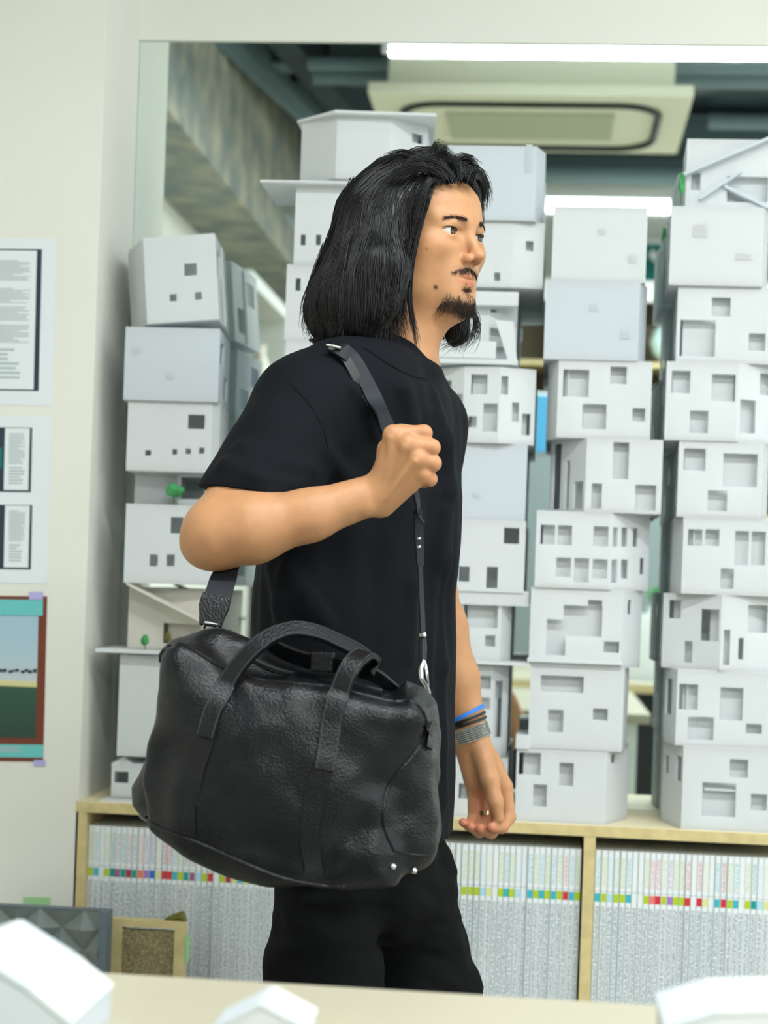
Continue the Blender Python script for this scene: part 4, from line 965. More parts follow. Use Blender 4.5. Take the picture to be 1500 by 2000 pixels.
# ---- eyes
M['sclera'] = mat('eye_white', lin(196, 186, 176), .12, .5); M['iris'] = mat('dark_iris', lin(46, 30, 24), .08, .6); M['pupil'] = mat('pupil', lin(8, 7, 7), .05, .7)
for s in (-1, 1):
    g = A_(HF * .985 + HL * .10 + HZ * .02); g /= np.linalg.norm(g); sd = np.cross(HZ, g); sd /= np.linalg.norm(sd); up_ = np.cross(g, sd)
    an = [0, 7, 13, 22, 32, 37, 45, 60, 80, 100, 120, 150, 180]; vs, fs, mi = [], [], []; n = 24; R_ = ER
    for a in an:
        for k in range(n):
            th = 2*math.pi*k/n; ar = math.radians(a); vs.append(tuple(EC[s] + R_ * (g*math.cos(ar) + (sd*math.cos(th) + up_*math.sin(th))*math.sin(ar))))
    for i in range(len(an)-1):
        for k in range(n): fs.append((i*n+k, i*n+(k+1)%n, (i+1)*n+(k+1)%n, (i+1)*n+k)); mi.append(2 if an[i+1] <= 13 else 1 if an[i+1] <= 32 else 0)
    em = mesh_from('eye', vs, fs)
    for m_ in ('sclera', 'iris', 'pupil'): em.materials.append(M[m_])
    em.polygons.foreach_set('material_index', mi); link('eye', em, None, man, True)
# ------------------------------------------------------------------ T-shirt
M['shirt'] = mat('black_jersey', lin(8, 12, 18), .85, .18, bump=(900, .15, .0006))
T = Sdf()
T.add(zloft(torso_tab(0), TF, TL), 0)
T.add(cone(p(598, 795, 2.365), p(700, 770, 2.44), .062, .075), .05); T.add(cone(p(700, 770, 2.44), p(818, 828, 2.64), .075, .056), .05)
T.add(cone(p(725, 745, 2.46), p(598, 795, 2.365), .045, .060), .04); T.add(cone(p(775, 760, 2.55), p(818, 828, 2.64), .045, .054), .04)
T.add(cone(p(752, 720, 2.505), p(735, 780, 2.505), .072, .10), .03)
def sleeve(a, b, r1, r2, pt, n, th=.014):
    fo, c, r = cone(a, b, r1, r2); fi, _, _ = cone(a, b, r1 - th, r2 - th); fm, _, _ = cone(a, a + (b - a) * .66, r1, r1 + (r2-r1)*.66); pt, n = A_(pt), A_(n) / np.linalg.norm(n)
    return (lambda q: np.maximum(np.minimum(np.maximum(fo(q), -fi(q)), fm(q)), (q - pt) @ n)), c, r
e0 = p(388, 954, 2.27); e1 = p(610, 972, 2.27); dn = e1 - e0; hn = A_((dn[2], 0, -dn[0])); hn = hn / np.linalg.norm(hn); hn = hn if hn[2] < 0 else -hn
hn = hn + A_((-.10, -.10, 0))
T.add(sleeve(p(596, 802, 2.36), p(488, 990, 2.265), .072, .071, p(500, 963, 2.20), hn), .018)
T.add(sleeve(p(820, 835, 2.645), p(812, 1030, 2.69), .062, .064, p(815, 1000, 2.69), (0, 0, -1)), .018)
T.add(cone(p(815, 610, 2.50), p(764, 715, 2.512), .061, .0600), .006, sub=True)
T.add(halfspace(p(700, 1626, 2.5), (0, 0, -1)), .002, sub=True)
tuv = lambda q: ((q[:, 0] - HO[0]) * TF[0] + (q[:, 1] - HO[1]) * TF[1], (q[:, 0] - HO[0]) * TL[0] + (q[:, 1] - HO[1]) * TL[1])
zc_, zh_ = float(p(700, 1100, 2.5)[2]), float(p(700, 1626, 2.5)[2])
def sdisp(q):
    w = np.clip((P(700, 760, 2.5).z - q[:, 2]) / .25, 0, 1)
    s_ = A_((1, 1, .22)); f1 = vnoise(q * s_, 17, 3) * .017 + vnoise(q * A_((1, 1, .12)), 36, 5) * .009
    dg = vnoise((q + A_((0, 0, 0))) @ A_([[.8, 0, .6], [0, 1, 0], [-.25, 0, .33]]).T, 22, 9) * .011
    f2 = f1 * w + dg * (1 - w * .5)
    # pull folds from the near armpit across the back of the sleeve
    return f2.astype(np.float32)
T.disp = sdisp
for fpx, fr_, fk in (([(845, 770), (868, 860), (876, 960), (868, 1100), (862, 1300), (864, 1560)], .0055, .022), ([(822, 1010), (806, 1140), (800, 1280)], .0050, .022), ([(868, 1000), (846, 1150), (838, 1350)], .0045, .018),
                      ([(640, 880), (668, 920), (700, 945)], .0045, .02), ([(440, 905), (500, 930), (585, 945)], .0050, .02), ([(470, 870), (540, 905), (610, 915)], .0040, .02),
                      ([(560, 1120), (600, 1180), (640, 1215)], .0050, .022), ([(530, 1110), (548, 1180), (556, 1230)], .0045, .02), ([(690, 760), (720, 800), (735, 850)], .0035, .018), ([(790, 760), (806, 830), (812, 900)], .0040, .02)):
    fq = hit(T, fpx, near=2.0); fg = grad(T, fq)
    chain(T, [fq[i] - fg[i] * .0015 for i in range(len(fq))], [fr_ * (.5 + .5 * math.sin(math.pi * (i + .6) / (len(fq) + .2))) for i in range(len(fq))], fk)
V, Q = T.mesh((P(380, 960, 2.2).x - .02, 2.12, zh_ - .02), (P(930, 960, 2.7).x + .05, 2.82, p(700, 640, 2.5)[2]), .0030)
V = relax(V, Q, 2, .4)
link('t_shirt', close_holes(net_mesh('t_shirt', V, Q)), M['shirt'], man, True)
sp_ = hit(T, [(552, 738), (580, 762), (604, 790), (622, 818), (634, 846), (641, 875)])
MB().tube(catmull([tuple(v) for v in sp_], 4), .0010, 5).build('sleeve_seam', M['shirt'], man, True)
sp_ = hit(T, [(393, 938), (430, 946), (475, 952), (520, 955)])
MB().tube(catmull([tuple(v) for v in sp_], 4), .0010, 5).build('sleeve_hem', M['shirt'], man, True)
sp_ = hit(T, [(712, 680), (728, 690), (750, 705), (775, 720), (800, 732), (822, 738), (838, 738)], near=2.0)
MB().tube(catmull([tuple(v) for v in sp_], 4), .0016, 6).build('collar_seam', M['shirt'], man, True)
# ribbed collar
cc_ = p(764, 697, 2.51); ring = []
for k in range(49):
    th = 2*math.pi*k/48; d_ = TF*math.cos(th) + TL*math.sin(th); ring.append(cc_ + d_ * (.0645 + .002*math.cos(th)) + HZ * (-.027*math.cos(th) - .001))
mb = MB(); th_ = []
for k in range(49):
    th = 2*math.pi*k/48; th_.append(TF*math.cos(th) + TL*math.sin(th))
mb.ribbon(ring, [HZ * .0095 + (-d_) * .0035 for d_ in th_], th_, .0035)
M['rib'] = mat('black_rib', lin(8, 11, 17), .85, .2, bump=(1200, .2, .0006))
link('collar', mesh_from('collar', mb.v, mb.f), M['rib'], man, True)
# ------------------------------------------------------------------ trousers and shoes
M['trousers'] = mat('black_twill', lin(8, 10, 12), .9, .15, bump=(1200, .1, .0005))
K = Sdf()
K.add(ell(p(692, 1590, 2.50), (.100, .135, .12)), 0)
fl = lambda x, y, Y, z: A_((P(x, y, Y).x, Y, z))
legN = [p(648, 1650, 2.44), p(628, 1930, 2.42), fl(600, 1900, 2.42, .30), fl(560, 1900, 2.42, .07)]
legF = [p(752, 1640, 2.56), p(834, 1945, 2.585), fl(850, 1900, 2.59, .28), fl(845, 1900, 2.60, .07)]
chain(K, legN, [.080, .074, .066, .058], .03); chain(K, legF, [.080, .073, .064, .056], .03)
K.add(ell(p(785, 1700, 2.50), (.05, .08, .09)), .05)
def kd(q): return vnoise(q @ A_([[1, 0, .35], [0, 1, 0], [-.2, 0, 1.5]]).T, 16, 2) * .016 + vnoise(q @ A_([[1, 0, .5], [0, 1, .2], [0, 0, 2.0]]).T, 30, 4) * .008
K.disp = kd
K.add(halfspace((0, 0, .06), (0, 0, -1)), .002, sub=True); K.add(halfspace(p(700, 1592, 2.5), (0, 0, 1)), .002, sub=True)
V, Q = K.mesh((legN[3][0] - .12, 2.28, .03), (legF[1][0] + .15, 2.74, p(700, 1460, 2.5)[2]), .0045)
V = relax(V, Q, 1, .4); link('trousers', net_mesh('trousers', V, Q), M['trousers'], man, True)
for lg in (legN, legF):
    sh = Sdf(); a = A_((lg[3][0], lg[3][1], .05))
    sh.add(cone(a, a + A_((.02, 0, 0)), .042, .045), 0); sh.add(flatcone(a + A_((.02, 0, -.008)), a + A_((.17, -.03, -.018)), .045, .036, (0, 0, 1), .8), .02); sh.add(halfspace((0, 0, 0), (0, 0, -1)), .002, sub=True)
    sh.add(cone(a + A_((0, 0, .0)), a + A_((-.005, 0, .07)), .040, .038), .02)
    V, Q = sh.mesh(a - A_((.09, .09, .07)), a + A_((.24, .09, .14)), .005); link('shoe', net_mesh('shoe', V, Q), M['black'], man, True)
# ------------------------------------------------------------------ hair, brows, beard
M['hair'] = mat('black_hair', lin(11, 12, 14), .38, .5)
G = Sdf()
G.add(HEL((-.024, 0, .030), (.104, .090, .100)), 0)
G.add(HEL((.018, .004, .076), (.058, .058, .046)), .03)
G.add(cone(H(-.026, -.058, .020), p(700, 600, 2.425), .040, .044), .04)       # near curtain
G.add(cone(p(700, 600, 2.425), p(698, 640, 2.43), .044, .040), .02)
G.add(cone(H(-.070, -.020, .010), p(662, 600, 2.47), .050, .046), .05)        # back
G.add(cone(H(-.075, .020, .010), p(680, 610, 2.53), .050, .048), .05)
G.add(cone(H(-.018, -.072, .020), p(748, 520, 2.405), .026, .024), .03)        # over the ear
G.add(cone(p(748, 520, 2.405), p(734, 590, 2.41), .024, .020), .03)
G.add(cone(H(-.024, -.060, .030), p(718, 570, 2.425), .044, .046), .03)
G.add(cone(H(-.030, .062, .020), p(800, 630, 2.58), .034, .030), .04)         # far curtain
G.add(cone(H(.034, .062, .055), H(.014, .078, -.06), .015, .012), .03)
G.add(cone(H(.014, .078, -.06), p(893, 650, 2.57), .013, .015), .02)
G.add(HEL((.126, -.020, -.040), (.095, .106, .138)), .006, sub=True)          # face opening
G.add(cone(p(812, 600, 2.44), p(785, 720, 2.43), .044, .056), .01, sub=True)   # throat
G.disp = lambda q: vnoise(q @ A_([[1, 0, 0], [0, 1, 0], [0, 0, .3]]), 60, 11) * .007
V, Q = G.mesh(HO - A_((.24, .20, .22)), HO + A_((.20, .22, .16)), .0030)
V, Q = main_island(V, Q)
hair = link('hair', net_mesh('hair', relax(V, Q, 1, .4), Q), M['hair'], man, True)
# strands grown over that volume, falling from the parting
rng = np.random.default_rng(5)
part = H(.040, .006, .118)
def grow(seeds, L_, K_=16, lift=.0015, seed=1, wav=.10):
    q = seeds.astype(np.float32).copy(); rg = np.random.default_rng(seed); n = len(q); out = [q.copy()]; step = (L_ / (K_ - 1))[:, None]
    lf = (lift * rg.uniform(-.6, 1.6, n)).astype(np.float32); ph = rg.normal(0, wav, (n, 3)); prev = None
    for i in range(K_ - 1):
        g = grad(G, q); d = G.ev(q)
        rad = q - part; rad /= np.linalg.norm(rad, axis=1, keepdims=True) + 1e-6
        topw = np.clip((q[:, 2] - H(0, 0, .03)[2]) / .08, 0, 1)[:, None]
        f = A_((0, 0, -1)) * (1 - .4 * topw) + rad * topw * 1.1 + A_(-HF) * topw * .45 + ph * .6
        near = (np.abs(d) < .02)[:, None]
        f = np.where(near, f - g * np.sum(f * g, 1, keepdims=True), f); f /= np.linalg.norm(f, axis=1, keepdims=True) + 1e-9
        if prev is not None: f = f * .55 + prev * .45; f /= np.linalg.norm(f, axis=1, keepdims=True) + 1e-9
        prev = f; q = (q + f * step).astype(np.float32)
        d = G.ev(q); g = grad(G, q); cor = np.where(np.abs(d) < .025, (d - lf), 0)[:, None]
        q = (q - g * cor * .8).astype(np.float32); out.append(q.copy())
    return np.stack(out, 1)
idx = rng.choice(len(V), 6500, replace=False); sd = V[idx]
low_z = HO[2] - .13
sd = sd[(sd[:, 2] > low_z)]
Ls = np.clip((sd[:, 2] - (HO[2] - .175)) * rng.uniform(.75, 1.1, len(sd)), .05, .30) * rng.uniform(.55, 1.0, len(sd))
paths = grow(sd, Ls)
link('hair_strands', strands_mesh('hair_strands', paths, rng.uniform(.0004, .0009, len(sd)), .00012), M['hair'], hair, True)
# loose locks drawn one by one: pixel polylines at a depth
def lock(px, Y0, Y1, n, spread, r=.0006, seed=0):
    rg = np.random.default_rng(seed); m_ = len(px)
    gp = [Vector(P(x, y, Y0 + (Y1 - Y0) * i / (m_ - 1))) for i, (x, y) in enumerate(px)]
    c = np.array([list(v) for v in catmull(gp, 4)]); k = 14; t = np.linspace(0, 1, len(c)); ti = np.linspace(0, 1, k)
    c = np.stack([np.interp(ti, t, c[:, a]) for a in range(3)], 1)
    o = []
    for i in range(n):
        s0 = rg.normal(0, spread, 3) * .5; s1 = rg.normal(0, spread, 3); e = rg.uniform(.75, 1.05)
        tt = np.linspace(0, min(e, 1), k); cc = np.stack([np.interp(tt, ti, c[:, a]) for a in range(3)], 1)
        w = np.linspace(0, 1, k)[:, None]; o.append(cc + s0 * (1 - w) + s1 * w + np.sin(w * 5 + rg.uniform(0, 6)) * rg.normal(0, spread * .25, 3))
    return np.array(o)
nearY = float(H(.03, -.08, 0)[1])
L1 = [lock([(836, 385), (818, 450), (805, 520), (800, 590), (811, 650), (815, 680)], 2.405, 2.43, 60, .0022, seed=1),
      lock([(828, 390), (806, 470), (790, 540), (786, 600), (796, 650)], 2.40, 2.43, 60, .004, seed=2),
      lock([(820, 430), (800, 500), (785, 570), (778, 630), (784, 672)], 2.40, 2.43, 70, .005, seed=3),
      lock([(800, 470), (780, 540), (766, 600), (760, 650), (772, 690)], 2.40, 2.43, 70, .006, seed=4),
      lock([(770, 500), (752, 570), (742, 630), (738, 680), (745, 700)], 2.395, 2.42, 80, .007, seed=5),
      lock([(740, 520), (720, 600), (716, 650), (722, 690)], 2.39, 2.42, 80, .009, seed=6),
      lock([(690, 500), (662, 570), (640, 630), (640, 664), (656, 680)], 2.41, 2.43, 80, .008, seed=7),
      lock([(665, 470), (630, 550), (606, 605), (604, 640), (622, 664)], 2.44, 2.45, 80, .006, seed=8),
      lock([(700, 560), (680, 630), (680, 670), (702, 690)], 2.385, 2.41, 90, .010, seed=9),
      lock([(905, 560), (912, 610), (908, 650), (895, 684)], 2.60, 2.57, 60, .006, seed=10),
      lock([(890, 600), (900, 630), (890, 660), (862, 680)], 2.58, 2.56, 70, .006, seed=11),
      lock([(915, 590), (930, 625), (927, 655), (905, 684)], 2.58, 2.56, 50, .005, seed=12),
      lock([(880, 315), (915, 320), (940, 345), (944, 375), (940, 405)], 2.47, 2.52, 110, .0045, seed=13),
      lock([(860, 322), (900, 318), (930, 335), (946, 362), (947, 398)], 2.46, 2.52, 110, .0050, seed=14),
      lock([(846, 326), (840, 345), (828, 375), (814, 430)], 2.43, 2.405, 90, .0035, seed=15),
      lock([(864, 320), (852, 345), (834, 385), (816, 450)], 2.44, 2.405, 90, .0040, seed=16),
      lock([(840, 312), (846, 290), (856, 284), (866, 296)], 2.46, 2.46, 26, .004, .0004, seed=17),
      lock([(850, 312), (862, 296), (876, 300), (884, 312)], 2.46, 2.46, 40, .004, .0004, seed=18),
      lock([(825, 315), (800, 300), (770, 302), (740, 322)], 2.45, 2.45, 50, .005, .0004, seed=19),
      lock([(884, 354), (872, 334), (846, 318), (806, 318), (760, 340)], 2.425, 2.43, 60, .005, seed=21),
      lock([(866, 352), (852, 336), (824, 326), (780, 336), (736, 372)], 2.42, 2.41, 60, .005, seed=22),
      lock([(902, 352), (898, 330), (884, 316), (850, 312)], 2.43, 2.45, 50, .005, seed=23),
      lock([(908, 352), (918, 332), (934, 338), (944, 366)], 2.43, 2.50, 60, .004, seed=24),
      lock([(920, 360), (930, 344), (941, 356), (946, 390)], 2.44, 2.51, 50, .003, seed=25),
      lock([(852, 356), (842, 352), (828, 372), (812, 430)], 2.415, 2.40, 60, .003, seed=26),
      lock([(640, 470), (612, 545), (596, 600), (594, 640)], 2.46, 2.46, 14, .006, .0003, seed=27),
      lock([(690, 350), (652, 440), (620, 530), (600, 600)], 2.45, 2.46, 14, .005, .0003, seed=28),
      lock([(890, 312), (912, 304), (924, 314), (930, 328)], 2.47, 2.48, 50, .004, .0004, seed=20)]
lp = np.concatenate(L1); link('loose_locks', strands_mesh('loose_locks', lp, .0006, .00012), M['hair'], hair, True)
# short hairs on the skin: seed points on the face, direction in head space
def short_hair(name, pts, dirs, ln_, r, jit=.35, sd=3):
    rg = np.random.default_rng(sd); pts = np.asarray(pts); n = len(pts); g = grad(B_, pts.astype(np.float32))
    d = np.asarray(dirs) + rg.normal(0, jit, (n, 3)); d = d - g * np.sum(d * g, 1, keepdims=True) * .85 + g * .12; d /= np.linalg.norm(d, axis=1, keepdims=True)
    l_ = ln_ * rg.uniform(.5, 1.15, (n, 1)); o = [pts + d * l_ * t - A_((0, 0, 1)) * l_ * .25 * t * t for t in np.linspace(0, 1, 5)]
    return link(name, strands_mesh(name, np.stack(o, 1), r, r * .25), M['facial_hair'], man, True)
M['facial_hair'] = mat('dark_facial_hair', lin(44, 34, 28), .5, .3)
def onface(y, z, n_it=30):            # drop points (head y, z) on to the face from the front
    q = np.stack([H(.125, a, b_) for a, b_ in zip(y, z)]).astype(np.float32)
    for _ in range(n_it): q = (q - HF * np.clip(B_.ev(q), -.01, .02)[:, None] * .8).astype(np.float32)
    return q
rg = np.random.default_rng(8)
for s in (-1, 1):
    n = 230; t = rg.uniform(0, 1, n); y = s * (.013 + .034 * t); z = .0165 + .0035 * np.sin(t * 2.6) - .003 * t + rg.normal(0, .0017 * (1 - .45 * t), n)
    short_hair('eyebrow', onface(y, z), np.tile(HL * s * .9 - HF * .25 + HZ * .15, (n, 1)), .0070, .00019, sd=int(5 + s))
    c = EC[s]; ax, sdv = eye_axes(s); pl = []
    for t in np.linspace(-1, 1, 15):
        la = .0146 * t; z = .0054 * math.sqrt(max(0, 1 - (t*.97)**2)) - .0004; x_ = math.sqrt(max(1e-8, .0152**2 - la*la - z*z)); pl.append(c + ax * x_ + sdv * la + HZ * z)
    MB().tube(pl, .00075, 5).build('eyelashes', M['facial_hair'], man, True)
n = 520; y = rg.normal(0, .0135, n); z = -.0570 - .0018 * np.abs(y) / .01 + rg.normal(0, .0020, n); k = np.abs(y) < .031
short_hair('moustache', onface(y[k], z[k]), np.stack([HL * np.sign(v) * .7 - HZ * .6 for v in y[k]]), .0065, .0002, sd=6)
n = 190; y = rg.normal(0, .0048, n); z = -.0890 + rg.normal(0, .0035, n)
short_hair('chin_tuft', onface(y, z), np.tile(-HZ, (n, 1)), .0055, .0002, sd=7)
n = 1500; y = rg.uniform(-.035, .040, n); z = -.1165 + np.abs(y) / .040 * .006 + rg.normal(0, .0060, n)
pts = onface(y, z); keep = (B_.ev(pts) < .004) & (hl(pts)[:, 0] > .035)
short_hair('beard', pts[keep], np.tile(-HZ * .8 - HF * .3, (int(keep.sum()), 1)), .0095, .0002, sd=9)
# ================================================================== THE BAG
def leather(name, col, rough=.36):
    m_ = bpy.data.materials.new(name); m_.use_nodes = True; nt = m_.node_tree; N = nt.nodes; b = N['Principled BSDF']
    b.inputs['Base Color'].default_value = col; b.inputs['Roughness'].default_value = rough; b.inputs['Specular IOR Level'].default_value = .34
    tc = N.new('ShaderNodeTexCoord'); v = N.new('ShaderNodeTexVoronoi'); v.inputs['Scale'].default_value = 330; v.inputs['Randomness'].default_value = 1
    n1 = N.new('ShaderNodeTexNoise'); n1.inputs['Scale'].default_value = 60; n1.inputs['Detail'].default_value = 4
    nt.links.new(tc.outputs['Object'], v.inputs['Vector']); nt.links.new(tc.outputs['Object'], n1.inputs['Vector'])
    ad = N.new('ShaderNodeMath'); ad.operation = 'MULTIPLY_ADD'; ad.inputs[1].default_value = .7; nt.links.new(n1.outputs[0], ad.inputs[0]); nt.links.new(v.outputs['Distance'], ad.inputs[2])
    bp = N.new('ShaderNodeBump'); bp.inputs['Strength'].default_value = .45; bp.inputs['Distance'].default_value = .0010
    nt.links.new(ad.outputs[0], bp.inputs['Height']); nt.links.new(bp.outputs[0], b.inputs['Normal'])
    mr_ = N.new('ShaderNodeMapRange'); mr_.inputs[3].default_value = rough - .06; mr_.inputs[4].default_value = rough + .14; nt.links.new(n1.outputs[0], mr_.inputs[0]); nt.links.new(mr_.outputs[0], b.inputs['Roughness'])
    return m_
M['leather'] = leather('black_grain_leather', lin(7, 10, 15)); M['leather2'] = leather('black_handle_leather', lin(7, 10, 15), .36)
M['web'] = mat('navy_black_webbing', lin(20, 26, 34), .6, .35, bump=(1400, .3, .0006))
cp = lambda x, y: (220 + x / 2.206, 1080 + y / 2.206)
YG = 2.13
def poly2(pts_px, Yp, y0, y1, rnd):
    """prism between depths y0 and y1 whose outline is the polygon seen at depth Yp, edges rounded"""
    pp_ = np.array([[P(x, y, Yp).x, P(x, y, Yp).z] for x, y in pts_px], np.float32); c = pp_.mean(0); R_ = np.linalg.norm(pp_ - c, axis=1).max()
    yc, hw = (y0 + y1) / 2, (y1 - y0) / 2
    def f(q):
        x = q[:, 0]; z = q[:, 2]; d = np.full(len(q), 1e9, np.float32); sg = np.ones(len(q), np.float32); n = len(pp_); j = n - 1
        for i in range(n):
            ex, ez = pp_[j] - pp_[i]; wx, wz = x - pp_[i, 0], z - pp_[i, 1]; t = np.clip((wx*ex + wz*ez) / (ex*ex + ez*ez + 1e-12), 0, 1)
            d = np.minimum(d, (wx - ex*t)**2 + (wz - ez*t)**2)
            c1 = z >= pp_[i, 1]; c2 = z < pp_[j, 1]; c3 = ex*wz > ez*wx
            sg = np.where((c1 & c2 & c3) | (~c1 & ~c2 & ~c3), -sg, sg); j = i
        d2 = sg * np.sqrt(d) + rnd; dy = np.abs(q[:, 1] - yc) - hw + rnd
        return (np.minimum(np.maximum(d2, dy), 0) + np.sqrt(np.maximum(d2, 0)**2 + np.maximum(dy, 0)**2) - rnd).astype(np.float32)
    return f, (c[0], yc, c[1]), math.hypot(R_, hw)
outer = [(205, 420), (250, 378), (370, 330), (470, 330), (570, 378), (650, 430), (760, 490), (950, 545), (1100, 585), (1200, 610), (1255, 545), (1340, 590), (1380, 650), (1390, 900), (1385, 1270), (1330, 1350), (1200, 1425), (1000, 1450), (880, 1440), (690, 1395), (370, 1255), (150, 1170), (80, 1090), (68, 1010), (135, 900), (228, 775), (222, 600)]
frontp = [(214, 440), (235, 408), (300, 388), (390, 445), (490, 505), (620, 545), (950, 578), (1060, 605), (1200, 640), (1290, 640), (1345, 680), (1352, 740), (1310, 850), (1190, 990), (1165, 1180), (1215, 1290), (1200, 1420), (1000, 1448), (880, 1440), (690, 1395), (370, 1255), (185, 1165), (185, 1100), (222, 800), (232, 700), (216, 600)]
Gb = Sdf()
Gb.add(poly2([cp(*q) for q in outer], YG, YG - .02, YG + .085, .035), 0)
Gb.add(poly2([cp(*q) for q in frontp], YG - .06, YG - .085, YG + .04, .028), .022)
Gb.add(ell(p(*cp(620, 1000), YG - .062), (.12, .035, .10)), .05)
Gb.add(cone(p(*cp(1290, 900), YG - .02), p(*cp(1290, 1230), YG - .02), .030, .034), .03)
for a, b_, r in (((1330, 830), (1160, 1010), .012), ((1170, 1060), (940, 1330), .010), ((330, 470), (480, 560), .010), ((190, 860), (150, 960), .010), ((150, 1000), (165, 1140), .007)):
    pa, pb = [A_(P(*cp(*t), YG - .094)) for t in (a, b_)]
    Gb.add(cone(pa, pb, r, r * .8), .03, sub=True)
Gb.disp = lambda q: vnoise(q, 11, 21) * .010 + vnoise(q @ A_([[1, 0, .7], [0, 1, 0], [-.5, 0, 1]]).T, 26, 22) * .009 + vnoise(q, 70, 23) * .0012
V, Q = Gb.mesh((P(230, 1500, YG).x - .04, YG - .15, P(600, 1790, YG).z), (P(880, 1500, YG).x + .04, YG + .13, P(400, 1190, YG).z), .0026)
bc_ = p(560, 1700, YG)
bag = empty('leather_bag', (bc_[0], YG, bc_[2])); tag(bag, 'large black grained leather holdall hanging from the man\'s shoulder', 'bag')
link('bag_body', net_mesh('bag_body', relax(V, Q, 1, .4), Q), M['leather'], bag, True)
def on_bag(pts_c, off=.0015):
    q = hit(Gb, [cp(*t) for t in pts_c], far=2.5); return q + grad(Gb, q) * off, grad(Gb, q)
def surf_ribbon(name, pts_c, hw, mt, off=.0025, th=.004, n=5):
    dense = [(v.x, v.y) for v in catmull([Vector((x, y, 0)) for x, y in pts_c], n)]
    q, g = on_bag(dense, off); t = np.gradient(q, axis=0); s_ = np.cross(t, g); s_ /= np.linalg.norm(s_, axis=1, keepdims=True)
    mb = MB().ribbon(q, s_ * hw, g, th); return mb.build(name, mt, bag, True)
def surf_tube(name, pts_c, r, mt, off=0, n=5):
    dense = [(v.x, v.y) for v in catmull([Vector((x, y, 0)) for x, y in pts_c], n)]; q, g = on_bag(dense, off)
    return MB().tube([tuple(v) for v in q], r, 6).build(name, mt, bag, True)
surf_tube('piping', [(205, 470), (215, 425), (290, 392), (380, 440), (480, 500), (610, 542), (800, 562), (950, 578), (1060, 606), (1200, 640), (1285, 642), (1335, 680), (1350, 740), (1312, 850), (1200, 985), (1168, 1100), (1172, 1190), (1215, 1285)], .0022, M['leather2'])
surf_tube('seam', [(1215, 1285), (1290, 1300), (1360, 1305)], .0016, M['leather2'])
surf_tube('seam', [(430, 830), (390, 950), (365, 1080), (370, 1180), (395, 1250)], .0012, M['leather2'])
surf_tube('seam', [(940, 950), (905, 1100), (895, 1250), (920, 1400)], .0012, M['leather2'])
surf_tube('piping', [(120, 1135), (220, 1195), (370, 1248), (690, 1385), (880, 1428), (1000, 1436)], .0024, M['leather2'])
surf_ribbon('front_strip', [(405, 800), (365, 930), (325, 1080), (325, 1215)], .0100, M['leather'], .0008, .002)
surf_ribbon('front_strip', [(905, 930), (868, 1060), (850, 1200), (862, 1370)], .0110, M['leather'], .0008, .002)
def handle(name, legc, archc, hw=.0108, extra=None):
    dense = [(v.x, v.y) for v in catmull([Vector((x, y, 0)) for x, y in legc], 4)]
    q, g = on_bag(dense, .0035); pts = [Vector(v) for v in q]
    for (x, y, Y) in archc: pts.append(Vector(P(*cp(x, y), Y)))
    k = len(dense); tail = catmull(pts[k-2:], 5)[5:]; pts = pts[:k-1] + tail
    t = [(pts[min(i+1, len(pts)-1)] - pts[max(i-1, 0)]).normalized() for i in range(len(pts))]
    nr = []
    for i, v in enumerate(pts):
        w = min(1, max(0, (i - k + 4) / 8)); n_ = Vector(g[min(i, k-1)]) * (1 - w) + Vector((0, -.72, .70)) * w; n_ -= t[i] * n_.dot(t[i]); nr.append(n_.normalized())
    sd_ = [t[i].cross(nr[i]) * hw for i in range(len(pts))]
    ob = MB().ribbon(pts, sd_, nr, .0055).build(name, M['leather2'], bag, True)
    for sgn in (-1, 1):               # stitching ridges along both edges
        MB().tube([tuple(pts[i] + sd_[i] * .82 * sgn + nr[i] * .0029) for i in range(len(pts))], .0005, 4).build('stitching', M['stitch'], ob, True)
    return ob
M['stitch'] = mat('grey_thread', lin(58, 62, 66), .8)
yh = YG - .075
handle('handle', [(402, 792), (425, 710), (455, 630), (495, 560)], [(548, 478, yh), (620, 402, yh + .008), (700, 350, yh + .02), (790, 328, yh + .03), (880, 342, yh + .04), (970, 380, yh + .055), (1060, 425, yh + .07), (1110, 470, yh + .08)])
handle('handle', [(908, 932), (922, 850), (938, 760), (955, 680), (975, 610)], [(1005, 530, yh), (1045, 462, yh + .012), (1085, 432, yh + .035), (1115, 450, yh + .06), (1130, 500, yh + .075)], .0118)
# rear handle lying on the zip opening, with its keeper loop
rp = [P(*cp(x, y), YG + Y) for x, y, Y in ((655, 372, .0), (700, 405, .0), (770, 440, -.005), (860, 468, -.01), (960, 482, -.005), (1070, 505, .0), (1150, 540, .01), (1215, 590, .02))]
rp = catmull(rp, 4); up2 = Vector((.0, -.55, .83))
MB().ribbon(rp, [(rp[min(i+1, len(rp)-1)] - rp[max(i-1, 0)]).normalized().cross(up2).cross((rp[min(i+1, len(rp)-1)] - rp[max(i-1, 0)]).normalized()) * .0105 for i in range(len(rp))], [Vector((0, -.83, -.55))] * len(rp), .005).build('rear_handle', M['leather2'], bag, True)
ka, kb = P(*cp(905, 426), YG - .02), P(*cp(900, 512), YG - .02)
MB().obox(kb - Vector((.013, .004, 0)), (.026, 0, 0), (0, .02, 0), ka - kb).build('keeper_loop', M['leather2'], bag, bevel=.002)
zp = catmull([P(*cp(x, y), YG - .01) for x, y in ((560, 440), (700, 505), (860, 540), (1000, 560), (1160, 600))], 4)
MB().tube(zp, .004, 6).build('zip', M['black'], bag, True)
surf_ribbon('side_tab', [(1350, 740), (1352, 790), (1350, 845)], .0055, M['leather2'], .004, .004)
